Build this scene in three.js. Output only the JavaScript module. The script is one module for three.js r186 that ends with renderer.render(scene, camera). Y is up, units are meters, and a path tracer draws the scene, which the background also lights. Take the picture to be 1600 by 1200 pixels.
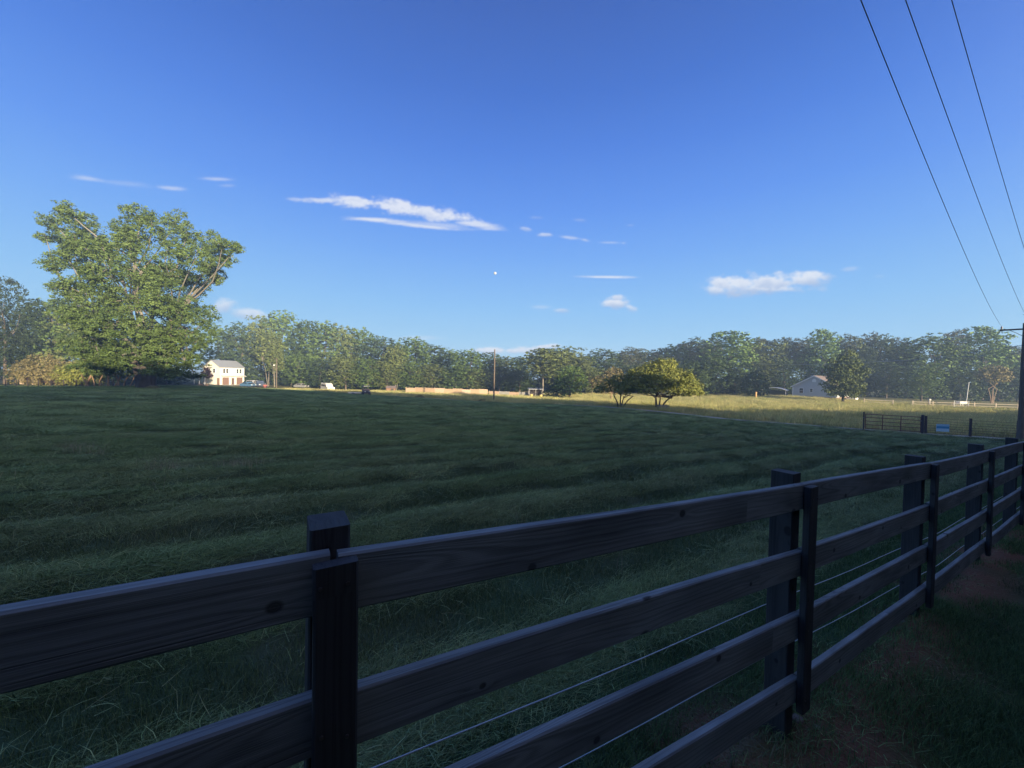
import * as THREE from 'three';
import { mergeGeometries, toCreasedNormals } from 'three/addons/utils/BufferGeometryUtils.js';
import { ImprovedNoise } from 'three/addons/math/ImprovedNoise.js';

/* ---------------------------------------------------------------- camera, sky, sun, exposure */
const D2R = Math.PI / 180;
const scene = new THREE.Scene();
const camera = new THREE.PerspectiveCamera(90, 4 / 3, 0.05, 3000);
camera.rotation.order = 'YXZ';
camera.position.set(0, 2.0, 0);
camera.rotation.set(-1.1 * D2R, 0, 1.2 * D2R);
camera.updateMatrixWorld();

const renderer = new THREE.WebGLRenderer({ antialias: true });
renderer.setSize(1024, 768);
renderer.toneMapping = THREE.LinearToneMapping;
const EXPOSURE = 2.7;
renderer.toneMappingExposure = EXPOSURE;
renderer.shadowMap.enabled = true;

const SUN_AZ = 47 * D2R, SUN_EL = 8.5 * D2R;          // azimuth from +z (behind the camera) towards +x
const sunDir = new THREE.Vector3(Math.sin(SUN_AZ) * Math.cos(SUN_EL), Math.sin(SUN_EL), Math.cos(SUN_AZ) * Math.cos(SUN_EL));
const sun = new THREE.DirectionalLight(new THREE.Color().setRGB(1.0, 0.83, 0.57), 5.0);
sun.position.copy(sunDir).multiplyScalar(260); sun.target.position.set(0, 0, -60);
sun.castShadow = true; sun.shadow.radius = 1.2; sun.shadow.mapSize.set(4096, 4096);
Object.assign(sun.shadow.camera, { left: -190, right: 190, top: 90, bottom: -90, near: 1, far: 620 });
scene.add(sun, sun.target);

// one seeded generator per use
function RNG(seed) { let s = seed >>> 0; return () => { s = (s + 0x6D2B79F5) | 0; let t = Math.imul(s ^ (s >>> 15), 1 | s); t = (t + Math.imul(t ^ (t >>> 7), 61 | t)) ^ t; return ((t ^ (t >>> 14)) >>> 0) / 4294967296; }; }
const NZ = new ImprovedNoise();
const noise = (x, y, z = 0.37) => NZ.noise(x, y, z);
function fbm(x, y, o = 4, z = 0.37) { let a = 0.5, s = 0; for (let i = 0; i < o; i++) { s += a * NZ.noise(x, y, z + i * 7.1); x *= 2.03; y *= 2.03; a *= 0.5; } return s; }
const clamp = (x, a = 0, b = 1) => Math.min(b, Math.max(a, x));
const sstep = (a, b, x) => { const t = clamp((x - a) / (b - a)); return t * t * (3 - 2 * t); };
const mix = (a, b, t) => a + (b - a) * t;
const lin = c => { c /= 255; return c <= 0.04045 ? c / 12.92 : Math.pow((c + 0.055) / 1.055, 2.4); };

// a photo pixel is a direction; the depth in metres comes from what stands there
const F = 600;
function ray(px, py) { return new THREE.Vector3((px - 800) / F, -(py - 600) / F, -1); }
function at(px, py, depth) { return ray(px, py).multiplyScalar(depth).applyMatrix4(camera.matrixWorld); }

{ // the sky: air and a few small clouds, computed as radiance
  const W = 3072, H = 1536, data = new Float32Array(W * H * 4);
  const stops = [[-90, 150, 160, 170], [-4, 172, 205, 232], [0, 176, 214, 242], [5, 156, 207, 246], [10, 139, 195, 248], [17, 116, 172, 247], [23, 97, 152, 241], [30, 80, 132, 226], [36, 69, 117, 209], [44, 62, 102, 187], [60, 54, 88, 167], [90, 48, 79, 156]];
  const rows = stops.map(s => [s[0], lin(s[1]), lin(s[2]), lin(s[3])]);
  const inv = camera.quaternion.clone().invert();
  // clouds: ellipses [cx, cy, rx, ry, tilt, strength, softness, kind] in the chart of the sky ahead
  const C = [
    [500, 313, 48, 6, 0.02, 0.9, 1, 0], [560, 316, 58, 12, 0.10, 1.1, 1, 0], [625, 324, 62, 14, 0.12, 1.25, 1, 0], [690, 336, 60, 13, 0.2, 1.15, 1, 0], [745, 350, 55, 7, 0.17, 1.0, 1, 1], [680, 352, 70, 7, 0.08, 0.55, 1, 1], [590, 344, 60, 4.6, 0.06, 1.2, 1, 1], [665, 354, 75, 5, 0.11, 1.0, 1, 1],
    [942, 433, 62, 2.6, 0.01, 1.15, 1, 1],
    [962, 474, 30, 9, -0.08, 1.25, 1, 2], [966, 466, 20, 7, 0, 1.0, 1, 2], [985, 480, 12, 6, 0.4, 0.8, 1, 2],
    [1150, 445, 54, 19, 0.02, 1.3, 1, 2], [1208, 442, 66, 17, -0.03, 1.3, 1, 2], [1258, 438, 48, 16, -0.12, 1.3, 1, 2], [1120, 452, 28, 10, 0, 1.0, 1, 2], [1195, 450, 90, 10, 0, 1.1, 1, 2],
    [135, 278, 36, 5, 0.12, 0.62, 1, 1], [268, 294, 34, 5, 0.12, 0.6, 1, 1], [200, 288, 60, 6, 0.1, 0.22, 1, 1], [338, 280, 36, 4, 0.04, 0.6, 1, 1], [355, 290, 16, 3, 0, 0.28, 1, 1],
    [852, 367, 13, 4, 0, 0.7, 1, 2], [822, 358, 9, 3.5, 0.2, 0.55, 1, 2], [890, 371, 18, 3, 0.1, 0.6, 1, 1], [914, 375, 9, 3, 0.2, 0.55, 1, 2], [952, 379, 22, 2.4, 0, 0.38, 1, 1], [974, 380, 6, 2.4, 0, 0.45, 1, 2], [905, 344, 12, 3, 0, 0.25, 1, 2], [835, 340, 14, 3, 0, 0.25, 1, 2], [985, 352, 9, 3, 0, 0.22, 1, 2],
    [875, 485, 14, 4, 0, 0.65, 1, 2], [845, 480, 18, 3.5, 0, 0.35, 1, 1], [1326, 421, 16, 4.5, -0.1, 0.4, 1, 2], [1376, 432, 9, 3, 0, 0.2, 1, 2],
    [350, 478, 24, 13, -0.2, 0.85, 1, 2], [388, 490, 32, 11, 0.2, 0.85, 1, 2], [660, 528, 45, 5, 0, 0.32, 1, 1],
    [770, 548, 36, 7, 0, 1.2, 1, 2], [812, 547, 40, 8, -0.04, 1.2, 1, 2], [852, 542, 34, 6, -0.05, 1.1, 1, 2]];
  const v = new THREE.Vector3(), white = [lin(246), lin(244), lin(250)], grey = [lin(166), lin(184), lin(222)];
  for (let j = 0; j < H; j++) {
    const el = (j + 0.5) / H * 180 - 90;
    let k = 0; while (k < rows.length - 2 && el > rows[k + 1][0]) k++;
    const t = clamp((el - rows[k][0]) / (rows[k + 1][0] - rows[k][0]));
    const base = [1, 2, 3].map(c => mix(rows[k][c], rows[k + 1][c], t));
    for (let i = 0; i < W; i++) {
      const u = (i + 0.5) / W, phi = (u - 0.5) * 2 * Math.PI, ce = Math.cos(el * D2R);
      v.set(Math.cos(phi) * ce, Math.sin(el * D2R), Math.sin(phi) * ce);
      let [r, g, b] = base;
      // forward-scattered glow round the low sun, broad and smooth
      const cs = Math.max(0, v.dot(sunDir)), glow = (0.95 * Math.pow(cs, 2.3) + 1.3 * Math.pow(cs, 9)) * sstep(-6, 4, el);
      r += glow * 1.0; g += glow * 0.84; b += glow * 0.55;
      if (v.z < -0.35 && el > 0) {
        const q = v.clone().applyQuaternion(inv), x = 800 - F * q.x / q.z, y = 600 + F * q.y / q.z;
        if (x > -60 && x < 1660 && y > 240 && y < 600) {
          let a = 0, shade = 0;
          const n1 = fbm(x * 0.022, y * 0.06, 5, 3.1), n2 = fbm(x * 0.012, y * 0.16, 4, 9.3), n3 = fbm(x * 0.06, y * 0.11, 3, 5.5), n4 = fbm(x * 0.16, y * 0.26, 3, 1.7);
          for (const c of C) {
            const dx = x - c[0], dy = y - c[1]; if (Math.abs(dx) > c[2] * 1.9 || Math.abs(dy) > 48) continue;
            const co = Math.cos(c[4]), si = Math.sin(c[4]), ex = (dx * co + dy * si) / c[2], ey = (-dx * si + dy * co) / c[3];
            const n = c[7] === 1 ? n2 * 0.9 + n4 * 0.25 : n1 * 1.1 + n3 * 0.75 + n4 * 0.5;
            const f = 1 - Math.sqrt(ex * ex + ey * ey) + n * 0.75;
            const d = c[5] * sstep(-0.05, c[7] === 1 ? 0.85 : 0.75, f) * 0.85;
            const un = c[7] === 2 ? sstep(-0.5, 0.9, ey + n3 * 0.8) : c[7] === 0 ? 0.4 * sstep(0, 1, ey + n3 * 2.2) + 0.4 * sstep(0.0, 0.3, -n3 - n4 * 0.6) : 0.12;
            if (d > a) { a = d; shade = un; }
          }
          a = clamp(a, 0, 0.92);
          if (a > 0) { const low = sstep(540, 420, y); const w = [0, 1, 2].map(c => mix(mix(white[c], grey[c], shade * 0.8), base[c], 0.1)); w[0] *= mix(1.0, 0.96, low); r = mix(r, w[0], a); g = mix(g, w[1], a); b = mix(b, w[2], a); }
        }
      }
      const o = (j * W + i) * 4; data[o] = r / EXPOSURE; data[o + 1] = g / EXPOSURE; data[o + 2] = b / EXPOSURE; data[o + 3] = 1;
    }
  }
  const sky = new THREE.DataTexture(data, W, H, THREE.RGBAFormat, THREE.FloatType);
  sky.mapping = THREE.EquirectangularReflectionMapping; sky.magFilter = THREE.LinearFilter; sky.minFilter = THREE.LinearFilter; sky.wrapS = THREE.RepeatWrapping;
  sky.colorSpace = THREE.LinearSRGBColorSpace; sky.needsUpdate = true;
  scene.background = sky; scene.environment = sky;
}
scene.fog = new THREE.FogExp2(new THREE.Color().setRGB(0.55, 0.76, 1.0), 0.00125);

/* ---------------------------------------------------------------- helpers */
const names = new Map();
function numbered(n) { const k = names.get(n) || 0; names.set(n, k + 1); return k ? `${n}_${String(k).padStart(3, '0')}` : n; }
function tag(o, label, category, group, kind) { o.userData.label = label; if (category) o.userData.category = category; if (group) o.userData.group = group; if (kind) o.userData.kind = kind; return o; }
function thing(name, label, category, x, y, z, turn = 0, group) { const g = new THREE.Group(); g.name = numbered(name); g.position.set(x, y, z); g.rotation.y = turn; tag(g, label, category, group); scene.add(g); return g; }
function part(parent, name, geo, mat) { const m = new THREE.Mesh(geo, mat); m.name = name; m.castShadow = m.receiveShadow = true; parent.add(m); return m; }
function structure(name, geo, mat) { const m = new THREE.Mesh(geo, mat); m.name = numbered(name); m.castShadow = m.receiveShadow = true; m.userData.kind = 'structure'; scene.add(m); return m; }
function copyOf(o, label, group) { const c = o.clone(); c.name = numbered(o.name.replace(/_\d\d\d$/, '')); c.userData = { ...o.userData }; if (label) c.userData.label = label; if (group) c.userData.group = group; scene.add(c); return c; }
const std = (r, g, b, rough = 0.85, extra = {}) => new THREE.MeshStandardMaterial({ color: new THREE.Color().setRGB(r, g, b), roughness: rough, ...extra });
const M4 = new THREE.Matrix4();
function box(w, h, d, x = 0, y = 0, z = 0, ry = 0, rx = 0, rz = 0) { // a box with chamfered long edges
  const c = Math.min(w, h, d) * 0.12, s = new THREE.Shape();
  const g = new THREE.BoxGeometry(w, h, d);
  g.applyMatrix4(M4.makeRotationFromEuler(new THREE.Euler(rx, ry, rz))); g.translate(x, y, z); return g;
}
function bevelBox(w, h, d, bev, x = 0, y = 0, z = 0) { // uv in metres along w
  const s = new THREE.Shape(); const hw = w / 2 - bev, hh = h / 2 - bev;
  s.moveTo(-hw, -hh); s.lineTo(hw, -hh); s.lineTo(hw, hh); s.lineTo(-hw, hh); s.closePath();
  const g = new THREE.ExtrudeGeometry(s, { depth: d - 2 * bev, bevelEnabled: true, bevelThickness: bev, bevelSize: bev, bevelSegments: 1 });
  g.translate(0, 0, -(d - 2 * bev) / 2); g.translate(x, y, z); return g;
}
function tube(points, r0, r1, seg = 6, sides = 6, cap = false) { // tapered tube along points
  const curve = new THREE.CatmullRomCurve3(points), n = Math.max(2, seg), fr = curve.computeFrenetFrames(n, false);
  const pos = [], nor = [], uv = [], idx = [];
  for (let i = 0; i <= n; i++) {
    const p = curve.getPoint(i / n), r = mix(r0, r1, i / n);
    for (let k = 0; k <= sides; k++) { const a = k / sides * Math.PI * 2, N = fr.normals[i].clone().multiplyScalar(Math.cos(a)).addScaledVector(fr.binormals[i], Math.sin(a)); pos.push(p.x + N.x * r, p.y + N.y * r, p.z + N.z * r); nor.push(N.x, N.y, N.z); uv.push(k / sides, i / n * 4); }
  }
  for (let i = 0; i < n; i++) for (let k = 0; k < sides; k++) { const a = i * (sides + 1) + k, b = a + sides + 1; idx.push(a, a + 1, b, b, a + 1, b + 1); }
  if (cap) { for (const [row, flip] of [[0, 1], [n, 0]]) { const c = pos.length / 3, p = curve.getPoint(row / n); pos.push(p.x, p.y, p.z); const t = curve.getTangent(row / n).multiplyScalar(flip ? -1 : 1); nor.push(t.x, t.y, t.z); uv.push(0.5, 0.5); for (let k = 0; k < sides; k++) { const a = row * (sides + 1) + k; flip ? idx.push(c, a + 1, a) : idx.push(c, a, a + 1); } } }
  const g = new THREE.BufferGeometry(); g.setAttribute('position', new THREE.Float32BufferAttribute(pos, 3)); g.setAttribute('normal', new THREE.Float32BufferAttribute(nor, 3)); g.setAttribute('uv', new THREE.Float32BufferAttribute(uv, 2)); g.setIndex(idx); return g;
}
const V3 = (x, y, z) => new THREE.Vector3(x, y, z);
const merge = gs => mergeGeometries(gs.map(g => { const h = g.index ? g.toNonIndexed() : g; for (const k of Object.keys(h.attributes)) if (!['position', 'normal', 'uv', 'color'].includes(k)) h.deleteAttribute(k); return h; }));

/* ---------------------------------------------------------------- terrain */
const FD = { x: 0.8565, z: -0.516 }, FN = { x: -0.516, z: -0.8565 }, F0 = { x: -0.47, z: -0.99 };  // fence line: direction, field-side normal, first post
const fenceT = (x, z) => (x - F0.x) * FD.x + (z - F0.z) * FD.z;
const fenceS = (x, z) => (x - F0.x) * FN.x + (z - F0.z) * FN.z;   // metres into the field
const BAY = 2.44, fenceY = t => -0.02 - 0.05 * t / BAY;
const anchors = [];
for (const [px, py, d] of [[230, 607, 58], [120, 606, 60], [20, 604, 72], [350, 602, 118], [511, 611, 112], [430, 606, 112], [567, 618, 82], [650, 616, 92], [760, 619, 94], [772, 628, 72], [840, 622, 97], [1025, 640, 53], [975, 637, 55], [1270, 624, 90], [1181, 622, 90], [1400, 636, 76], [1590, 640, 74], [1400, 675, 33], [1350, 672, 34], [1593, 690, 30], [1150, 657, 40], [930, 624, 95], [300, 603, 70]]) { const p = at(px, py, d); anchors.push([p.x, p.z, p.y]); }
for (const t of [-20, -8, 0, 4, 8, 12, 20]) for (const s of [0, -3]) anchors.push([F0.x + FD.x * t + FN.x * s, F0.z + FD.z * t + FN.z * s, fenceY(t) - 0.03 * s]);
for (const [x, z, y] of [[-40, 30, 0.9], [40, 40, 0.2], [0, 40, 0.8], [90, 20, -1.5], [-70, -10, 0], [120, -60, -2.6], [0, -170, -2.5], [-140, -150, -1.8], [140, -150, -2], [-120, -60, -0.2], [-10, -12, -0.25], [-4, -25, -0.8]]) anchors.push([x, z, y]);
const tps = (() => {
  const S = 60, U = r2 => r2 < 1e-9 ? 0 : r2 * Math.log(r2) * 0.5, n = anchors.length, N = n + 3, A = [], lam = 0.02;
  for (let i = 0; i < N; i++) A.push(new Float64Array(N + 1));
  for (let i = 0; i < n; i++) { for (let j = 0; j < n; j++) A[i][j] = U(((anchors[i][0] - anchors[j][0]) ** 2 + (anchors[i][1] - anchors[j][1]) ** 2) / S / S) + (i === j ? lam : 0); A[i][n] = A[n][i] = 1; A[i][n + 1] = A[n + 1][i] = anchors[i][0] / S; A[i][n + 2] = A[n + 2][i] = anchors[i][1] / S; A[i][N] = anchors[i][2]; }
  for (let c = 0; c < N; c++) { let p = c; for (let r = c + 1; r < N; r++) if (Math.abs(A[r][c]) > Math.abs(A[p][c])) p = r; [A[c], A[p]] = [A[p], A[c]]; for (let r = c + 1; r < N; r++) { const f = A[r][c] / A[c][c]; if (f) for (let k = c; k <= N; k++) A[r][k] -= f * A[c][k]; } }
  const w = new Float64Array(N); for (let r = N - 1; r >= 0; r--) { let s = A[r][N]; for (let k = r + 1; k < N; k++) s -= A[r][k] * w[k]; w[r] = s / A[r][r]; }
  return (x, z) => { let s = w[n] + w[n + 1] * x / S + w[n + 2] * z / S; for (let i = 0; i < n; i++) s += w[i] * U(((x - anchors[i][0]) ** 2 + (z - anchors[i][1]) ** 2) / S / S); return s; };
})();
function baseY(x, z) { const r = Math.hypot(x, z), f = sstep(130, 230, r); return f >= 1 ? -1.5 : mix(tps(x, z), -1.5, f); }
// the gravel lane and the meadow beyond it
const laneP = [[640, 622.5, 78], [772, 631, 68], [900, 637.5, 60], [1060, 649, 46], [1150, 657, 40], [1250, 664, 37], [1350, 672, 34], [1480, 680, 32], [1600, 687, 31]].map(a => at(...a)).concat([V3(60, -3, -26)]);
function laneD(x, z) { // signed distance: positive beyond the lane
  let best = 1e9, sg = 1; for (let i = 0; i + 1 < laneP.length; i++) { const a = laneP[i], b = laneP[i + 1], ux = b.x - a.x, uz = b.z - a.z, L = ux * ux + uz * uz, t = clamp(((x - a.x) * ux + (z - a.z) * uz) / L), dx = x - a.x - ux * t, dz = z - a.z - uz * t, d = Math.hypot(dx, dz); if (d < best) { best = d; sg = (ux * dz - uz * dx) > 0 ? -1 : 1; } } return best * sg;
}
// swaths of cut hay: parallel to the fence near it, bending across the field further out
// the hay field's far edge, a line across the place; beyond it lies lawn of the same grass, kept short
const edgeP = [[-60, 604, 62], [120, 605.5, 62], [300, 605, 72], [430, 608, 92], [560, 614, 88], [650, 620, 80], [760, 627, 72], [860, 634, 66]].map(a => at(...a));
function beyondEdge(x, z) { let best = 1e9, sg = 1; for (let i = 0; i + 1 < edgeP.length; i++) { const a = edgeP[i], b = edgeP[i + 1], ux = b.x - a.x, uz = b.z - a.z, t = clamp(((x - a.x) * ux + (z - a.z) * uz) / (ux * ux + uz * uz)), dx = x - a.x - ux * t, dz = z - a.z - uz * t, d = Math.hypot(dx, dz); if (d < best) { best = d; sg = (ux * dz - uz * dx) > 0 ? -1 : 1; } } return best * sg; }
function swath(x, z) { const s = fenceS(x, z), t = fenceT(x, z); const w = s + 0.0012 * t * t * sstep(2, 30, s) + 0.55 * noise(t * 0.05, s * 0.1) + 0.22 * noise(t * 0.22, s * 0.5, 2.2) + 0.1 * noise(t * 0.8, s * 1.1, 5.2); const ph = w / 1.42; return { ridge: Math.pow(0.5 + 0.5 * Math.cos(ph * 2 * Math.PI), 1.3), s, t }; }
function relief(x, z) {
  const { ridge, s } = swath(x, z), r = Math.hypot(x, z);
  const field = sstep(0.7, 2.2, s) * (r > 25 && r < 100 ? (1 - sstep(70, 100, r)) * sstep(1.2, 4, Math.abs(laneD(x, z))) : r < 25 ? 1 : 0);
  const t = fenceT(x, z), clump = 0.78 + 0.6 * fbm(t * 0.3, s * 0.9, 3, 1.3) + 0.22 * noise(t * 0.09, s * 0.22, 8.2);
  return field * (0.02 + 0.145 * ridge * clamp(clump, 0, 1.2)) + 0.02 * fbm(x * 1.7, z * 1.7, 3, 6.2) + 0.015 * noise(x * 6, z * 6, 4.4) * (r < 14 ? 1 : 0);
}
const groundY = (x, z) => baseY(x, z) + relief(x, z);
const dirtAt = (x, z) => { const s = fenceS(x, z); return sstep(0.62, 0.1, Math.abs(s + 0.05 + 0.35 * fbm(x * 0.8, z * 0.8, 2, 11))) * sstep(-0.22, 0.22, fbm(x * 1.1, z * 1.1, 3, 4.1) + 0.04); };
{
  const ang = []; for (let a = -72; a <= 72; a += 0.24) ang.push(a); for (let a = 76; a < 288; a += 4) ang.push(a);
  const rad = [0.05]; let r = 0.5; while (r < 420) { rad.push(r); r *= r < 90 ? 1.017 : 1.05; if (r < 0.8) r += 0.05; }
  const nA = ang.length, nR = rad.length, pos = new Float32Array(nA * nR * 3), col = new Float32Array(nA * nR * 3), uv = new Float32Array(nA * nR * 2), idx = [];
  for (let i = 0; i < nR; i++) for (let k = 0; k < nA; k++) {
    const a = ang[k] * D2R, x = Math.sin(a) * rad[i], z = -Math.cos(a) * rad[i], o = (i * nA + k);
    pos[o * 3] = x; pos[o * 3 + 1] = groundY(x, z); pos[o * 3 + 2] = z; uv[o * 2] = x; uv[o * 2 + 1] = z;
    const n = 0.5 + fbm(x * 0.6, z * 0.6, 4, 2.2), nb = 0.5 + fbm(x * 0.07, z * 0.07, 3, 7.7), d = dirtAt(x, z), lane = laneD(x, z);
    let c = [0.062, 0.105, 0.045];                                     // living sward
    const thatch = [0.115, 0.115, 0.068], soil = [0.21, 0.10, 0.06], meadow = [0.30, 0.27, 0.10];
    const mx = (q, t) => { c = c.map((v, m) => mix(v, q[m], clamp(t))); };
    mx(thatch, sstep(0.45, 0.85, n) * 0.55 + sstep(0.5, 0.8, nb) * 0.25);
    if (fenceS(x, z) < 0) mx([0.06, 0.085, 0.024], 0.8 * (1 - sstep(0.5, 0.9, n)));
    if (rad[i] > 30) { if (lane > 0) mx(meadow, sstep(0, 2, lane) * 0.85); else mx(thatch, 0.5 * sstep(0, 2, beyondEdge(x, z))); }
    mx(soil, d);
    col.set(c, o * 3);
  }
  for (let i = 0; i + 1 < nR; i++) for (let k = 0; k < nA; k++) { const a = i * nA + k, b = i * nA + (k + 1) % nA, c = a + nA, d = b + nA; idx.push(a, b, c, b, d, c); }
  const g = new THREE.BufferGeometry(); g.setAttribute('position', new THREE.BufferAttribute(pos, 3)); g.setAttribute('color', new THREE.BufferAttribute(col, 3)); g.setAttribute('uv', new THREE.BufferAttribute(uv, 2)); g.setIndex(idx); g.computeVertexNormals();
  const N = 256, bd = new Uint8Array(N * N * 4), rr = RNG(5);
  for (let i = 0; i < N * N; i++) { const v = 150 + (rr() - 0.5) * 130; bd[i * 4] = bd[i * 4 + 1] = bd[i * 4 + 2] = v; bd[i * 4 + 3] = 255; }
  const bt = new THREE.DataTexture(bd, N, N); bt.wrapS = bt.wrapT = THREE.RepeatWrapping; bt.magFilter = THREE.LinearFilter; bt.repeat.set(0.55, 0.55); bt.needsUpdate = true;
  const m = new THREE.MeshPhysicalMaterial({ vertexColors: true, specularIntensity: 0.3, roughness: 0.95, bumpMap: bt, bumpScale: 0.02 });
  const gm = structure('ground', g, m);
  gm.userData.label = 'gently falling hay field and verge of grass, thatch and red soil';
}
function drop(px, py, depth) { const p = at(px, py, depth); p.y = groundY(p.x, p.z); return p; }
/* ---------------------------------------------------------------- board fence */
function woodTexture(seed, W = 1024, H = 128, L = 2.44, hgt = 0.16, base = [0.245, 0.262, 0.245], knotN = 3) { // grain along the length, rings bending round knots
  const rr = RNG(seed), knots = [], arch = [[rr() * L, rr() * hgt, 0.05 + rr() * 0.05], [rr() * L, rr() * hgt, 0.04 + rr() * 0.05]]; for (let i = 0; i < knotN; i++) knots.push([rr() * L, (0.12 + rr() * 0.76) * hgt, 0.008 + rr() * rr() * 0.026]);
  const c = new Uint8Array(W * H * 4), b = new Uint8Array(W * H * 4);
  const s8 = v => Math.round(255 * clamp(v <= 0.0031308 ? v * 12.92 : 1.055 * Math.pow(v, 1 / 2.4) - 0.055));
  for (let j = 0; j < H; j++) for (let i = 0; i < W; i++) {
    const x = i / W * L, y = j / H * hgt; let v = y + 0.016 * noise(x * 1.1, y * 5, seed) + 0.005 * noise(x * 5, y * 16, seed + 3), k = 0, kr = 0;
    for (const q of arch) { const d = Math.hypot((x - q[0]) * 0.055, y - q[1]); v = mix(v, d, 0.8 * sstep(q[2], q[2] * 0.35, d)); }
    for (const q of knots) { const dx = (x - q[0]) / 2.0, dy = y - q[1], d = Math.hypot(dx, dy), e = q[2]; v += Math.sign(dy || 1) * e * 1.1 * Math.exp(-(d * d) / (e * e * 6)); const dd = Math.hypot((x - q[0]) * 0.8, dy); if (dd < e * 1.4) { k = Math.max(k, sstep(1.4, 0.8, dd / e)); kr = 0.5 + 0.5 * Math.sin(dd / e * 15); } }
    const w = v * 330 + 2.6 * noise(v * 70, x * 0.25, seed + 40), rings = Math.pow(0.5 + 0.5 * Math.sin(w), 1.6) * (0.55 + 0.45 * noise(v * 40, x * 0.5, seed + 44)), fine = noise(x * 7, y * 700, seed + 5), crack = sstep(0.46, 0.62, noise(x * 1.1, y * 190, seed + 13)) * sstep(-0.1, 0.3, noise(x * 0.8, y * 9, seed + 15));
    const stain = 0.86 + 0.85 * fbm(x * 1.6, y * 7, 4, seed + 21);
    let t = (1.04 - 0.52 * rings + 0.26 * fine) * stain * (1 - 0.6 * crack); t = mix(t, 0.2 + 0.1 * kr, k);
    const grey = 0.5 + 0.5 * noise(x * 2.1, y * 12, seed + 31), o = (j * W + i) * 4;
    for (let m = 0; m < 3; m++) c[o + m] = s8(base[m] * t * mix(1, [0.92, 1.0, 1.1][m], grey));
    c[o + 3] = 255; const h = clamp(0.62 + 0.20 * (0.5 - rings) + 0.14 * fine - 0.5 * crack - 0.25 * k); b[o] = b[o + 1] = b[o + 2] = h * 255; b[o + 3] = 255;
  }
  const mk = (d, srgb) => { const t = new THREE.DataTexture(d, W, H); t.wrapS = t.wrapT = THREE.RepeatWrapping; t.magFilter = THREE.LinearFilter; t.minFilter = THREE.LinearMipmapLinearFilter; t.generateMipmaps = true; if (srgb) t.colorSpace = THREE.SRGBColorSpace; t.repeat.set(1 / L, 1 / hgt); t.needsUpdate = true; return t; };
  return new THREE.MeshStandardMaterial({ map: mk(c, true), bumpMap: mk(b, false), bumpScale: 0.0025, roughness: 0.78 });
}
const boardMats = [3, 17, 29, 41].map(s => woodTexture(s));
const postMats = [57, 63].map(s => woodTexture(s, 1024, 128, 1.9, 0.16, [0.046, 0.044, 0.042], 3));
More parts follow.
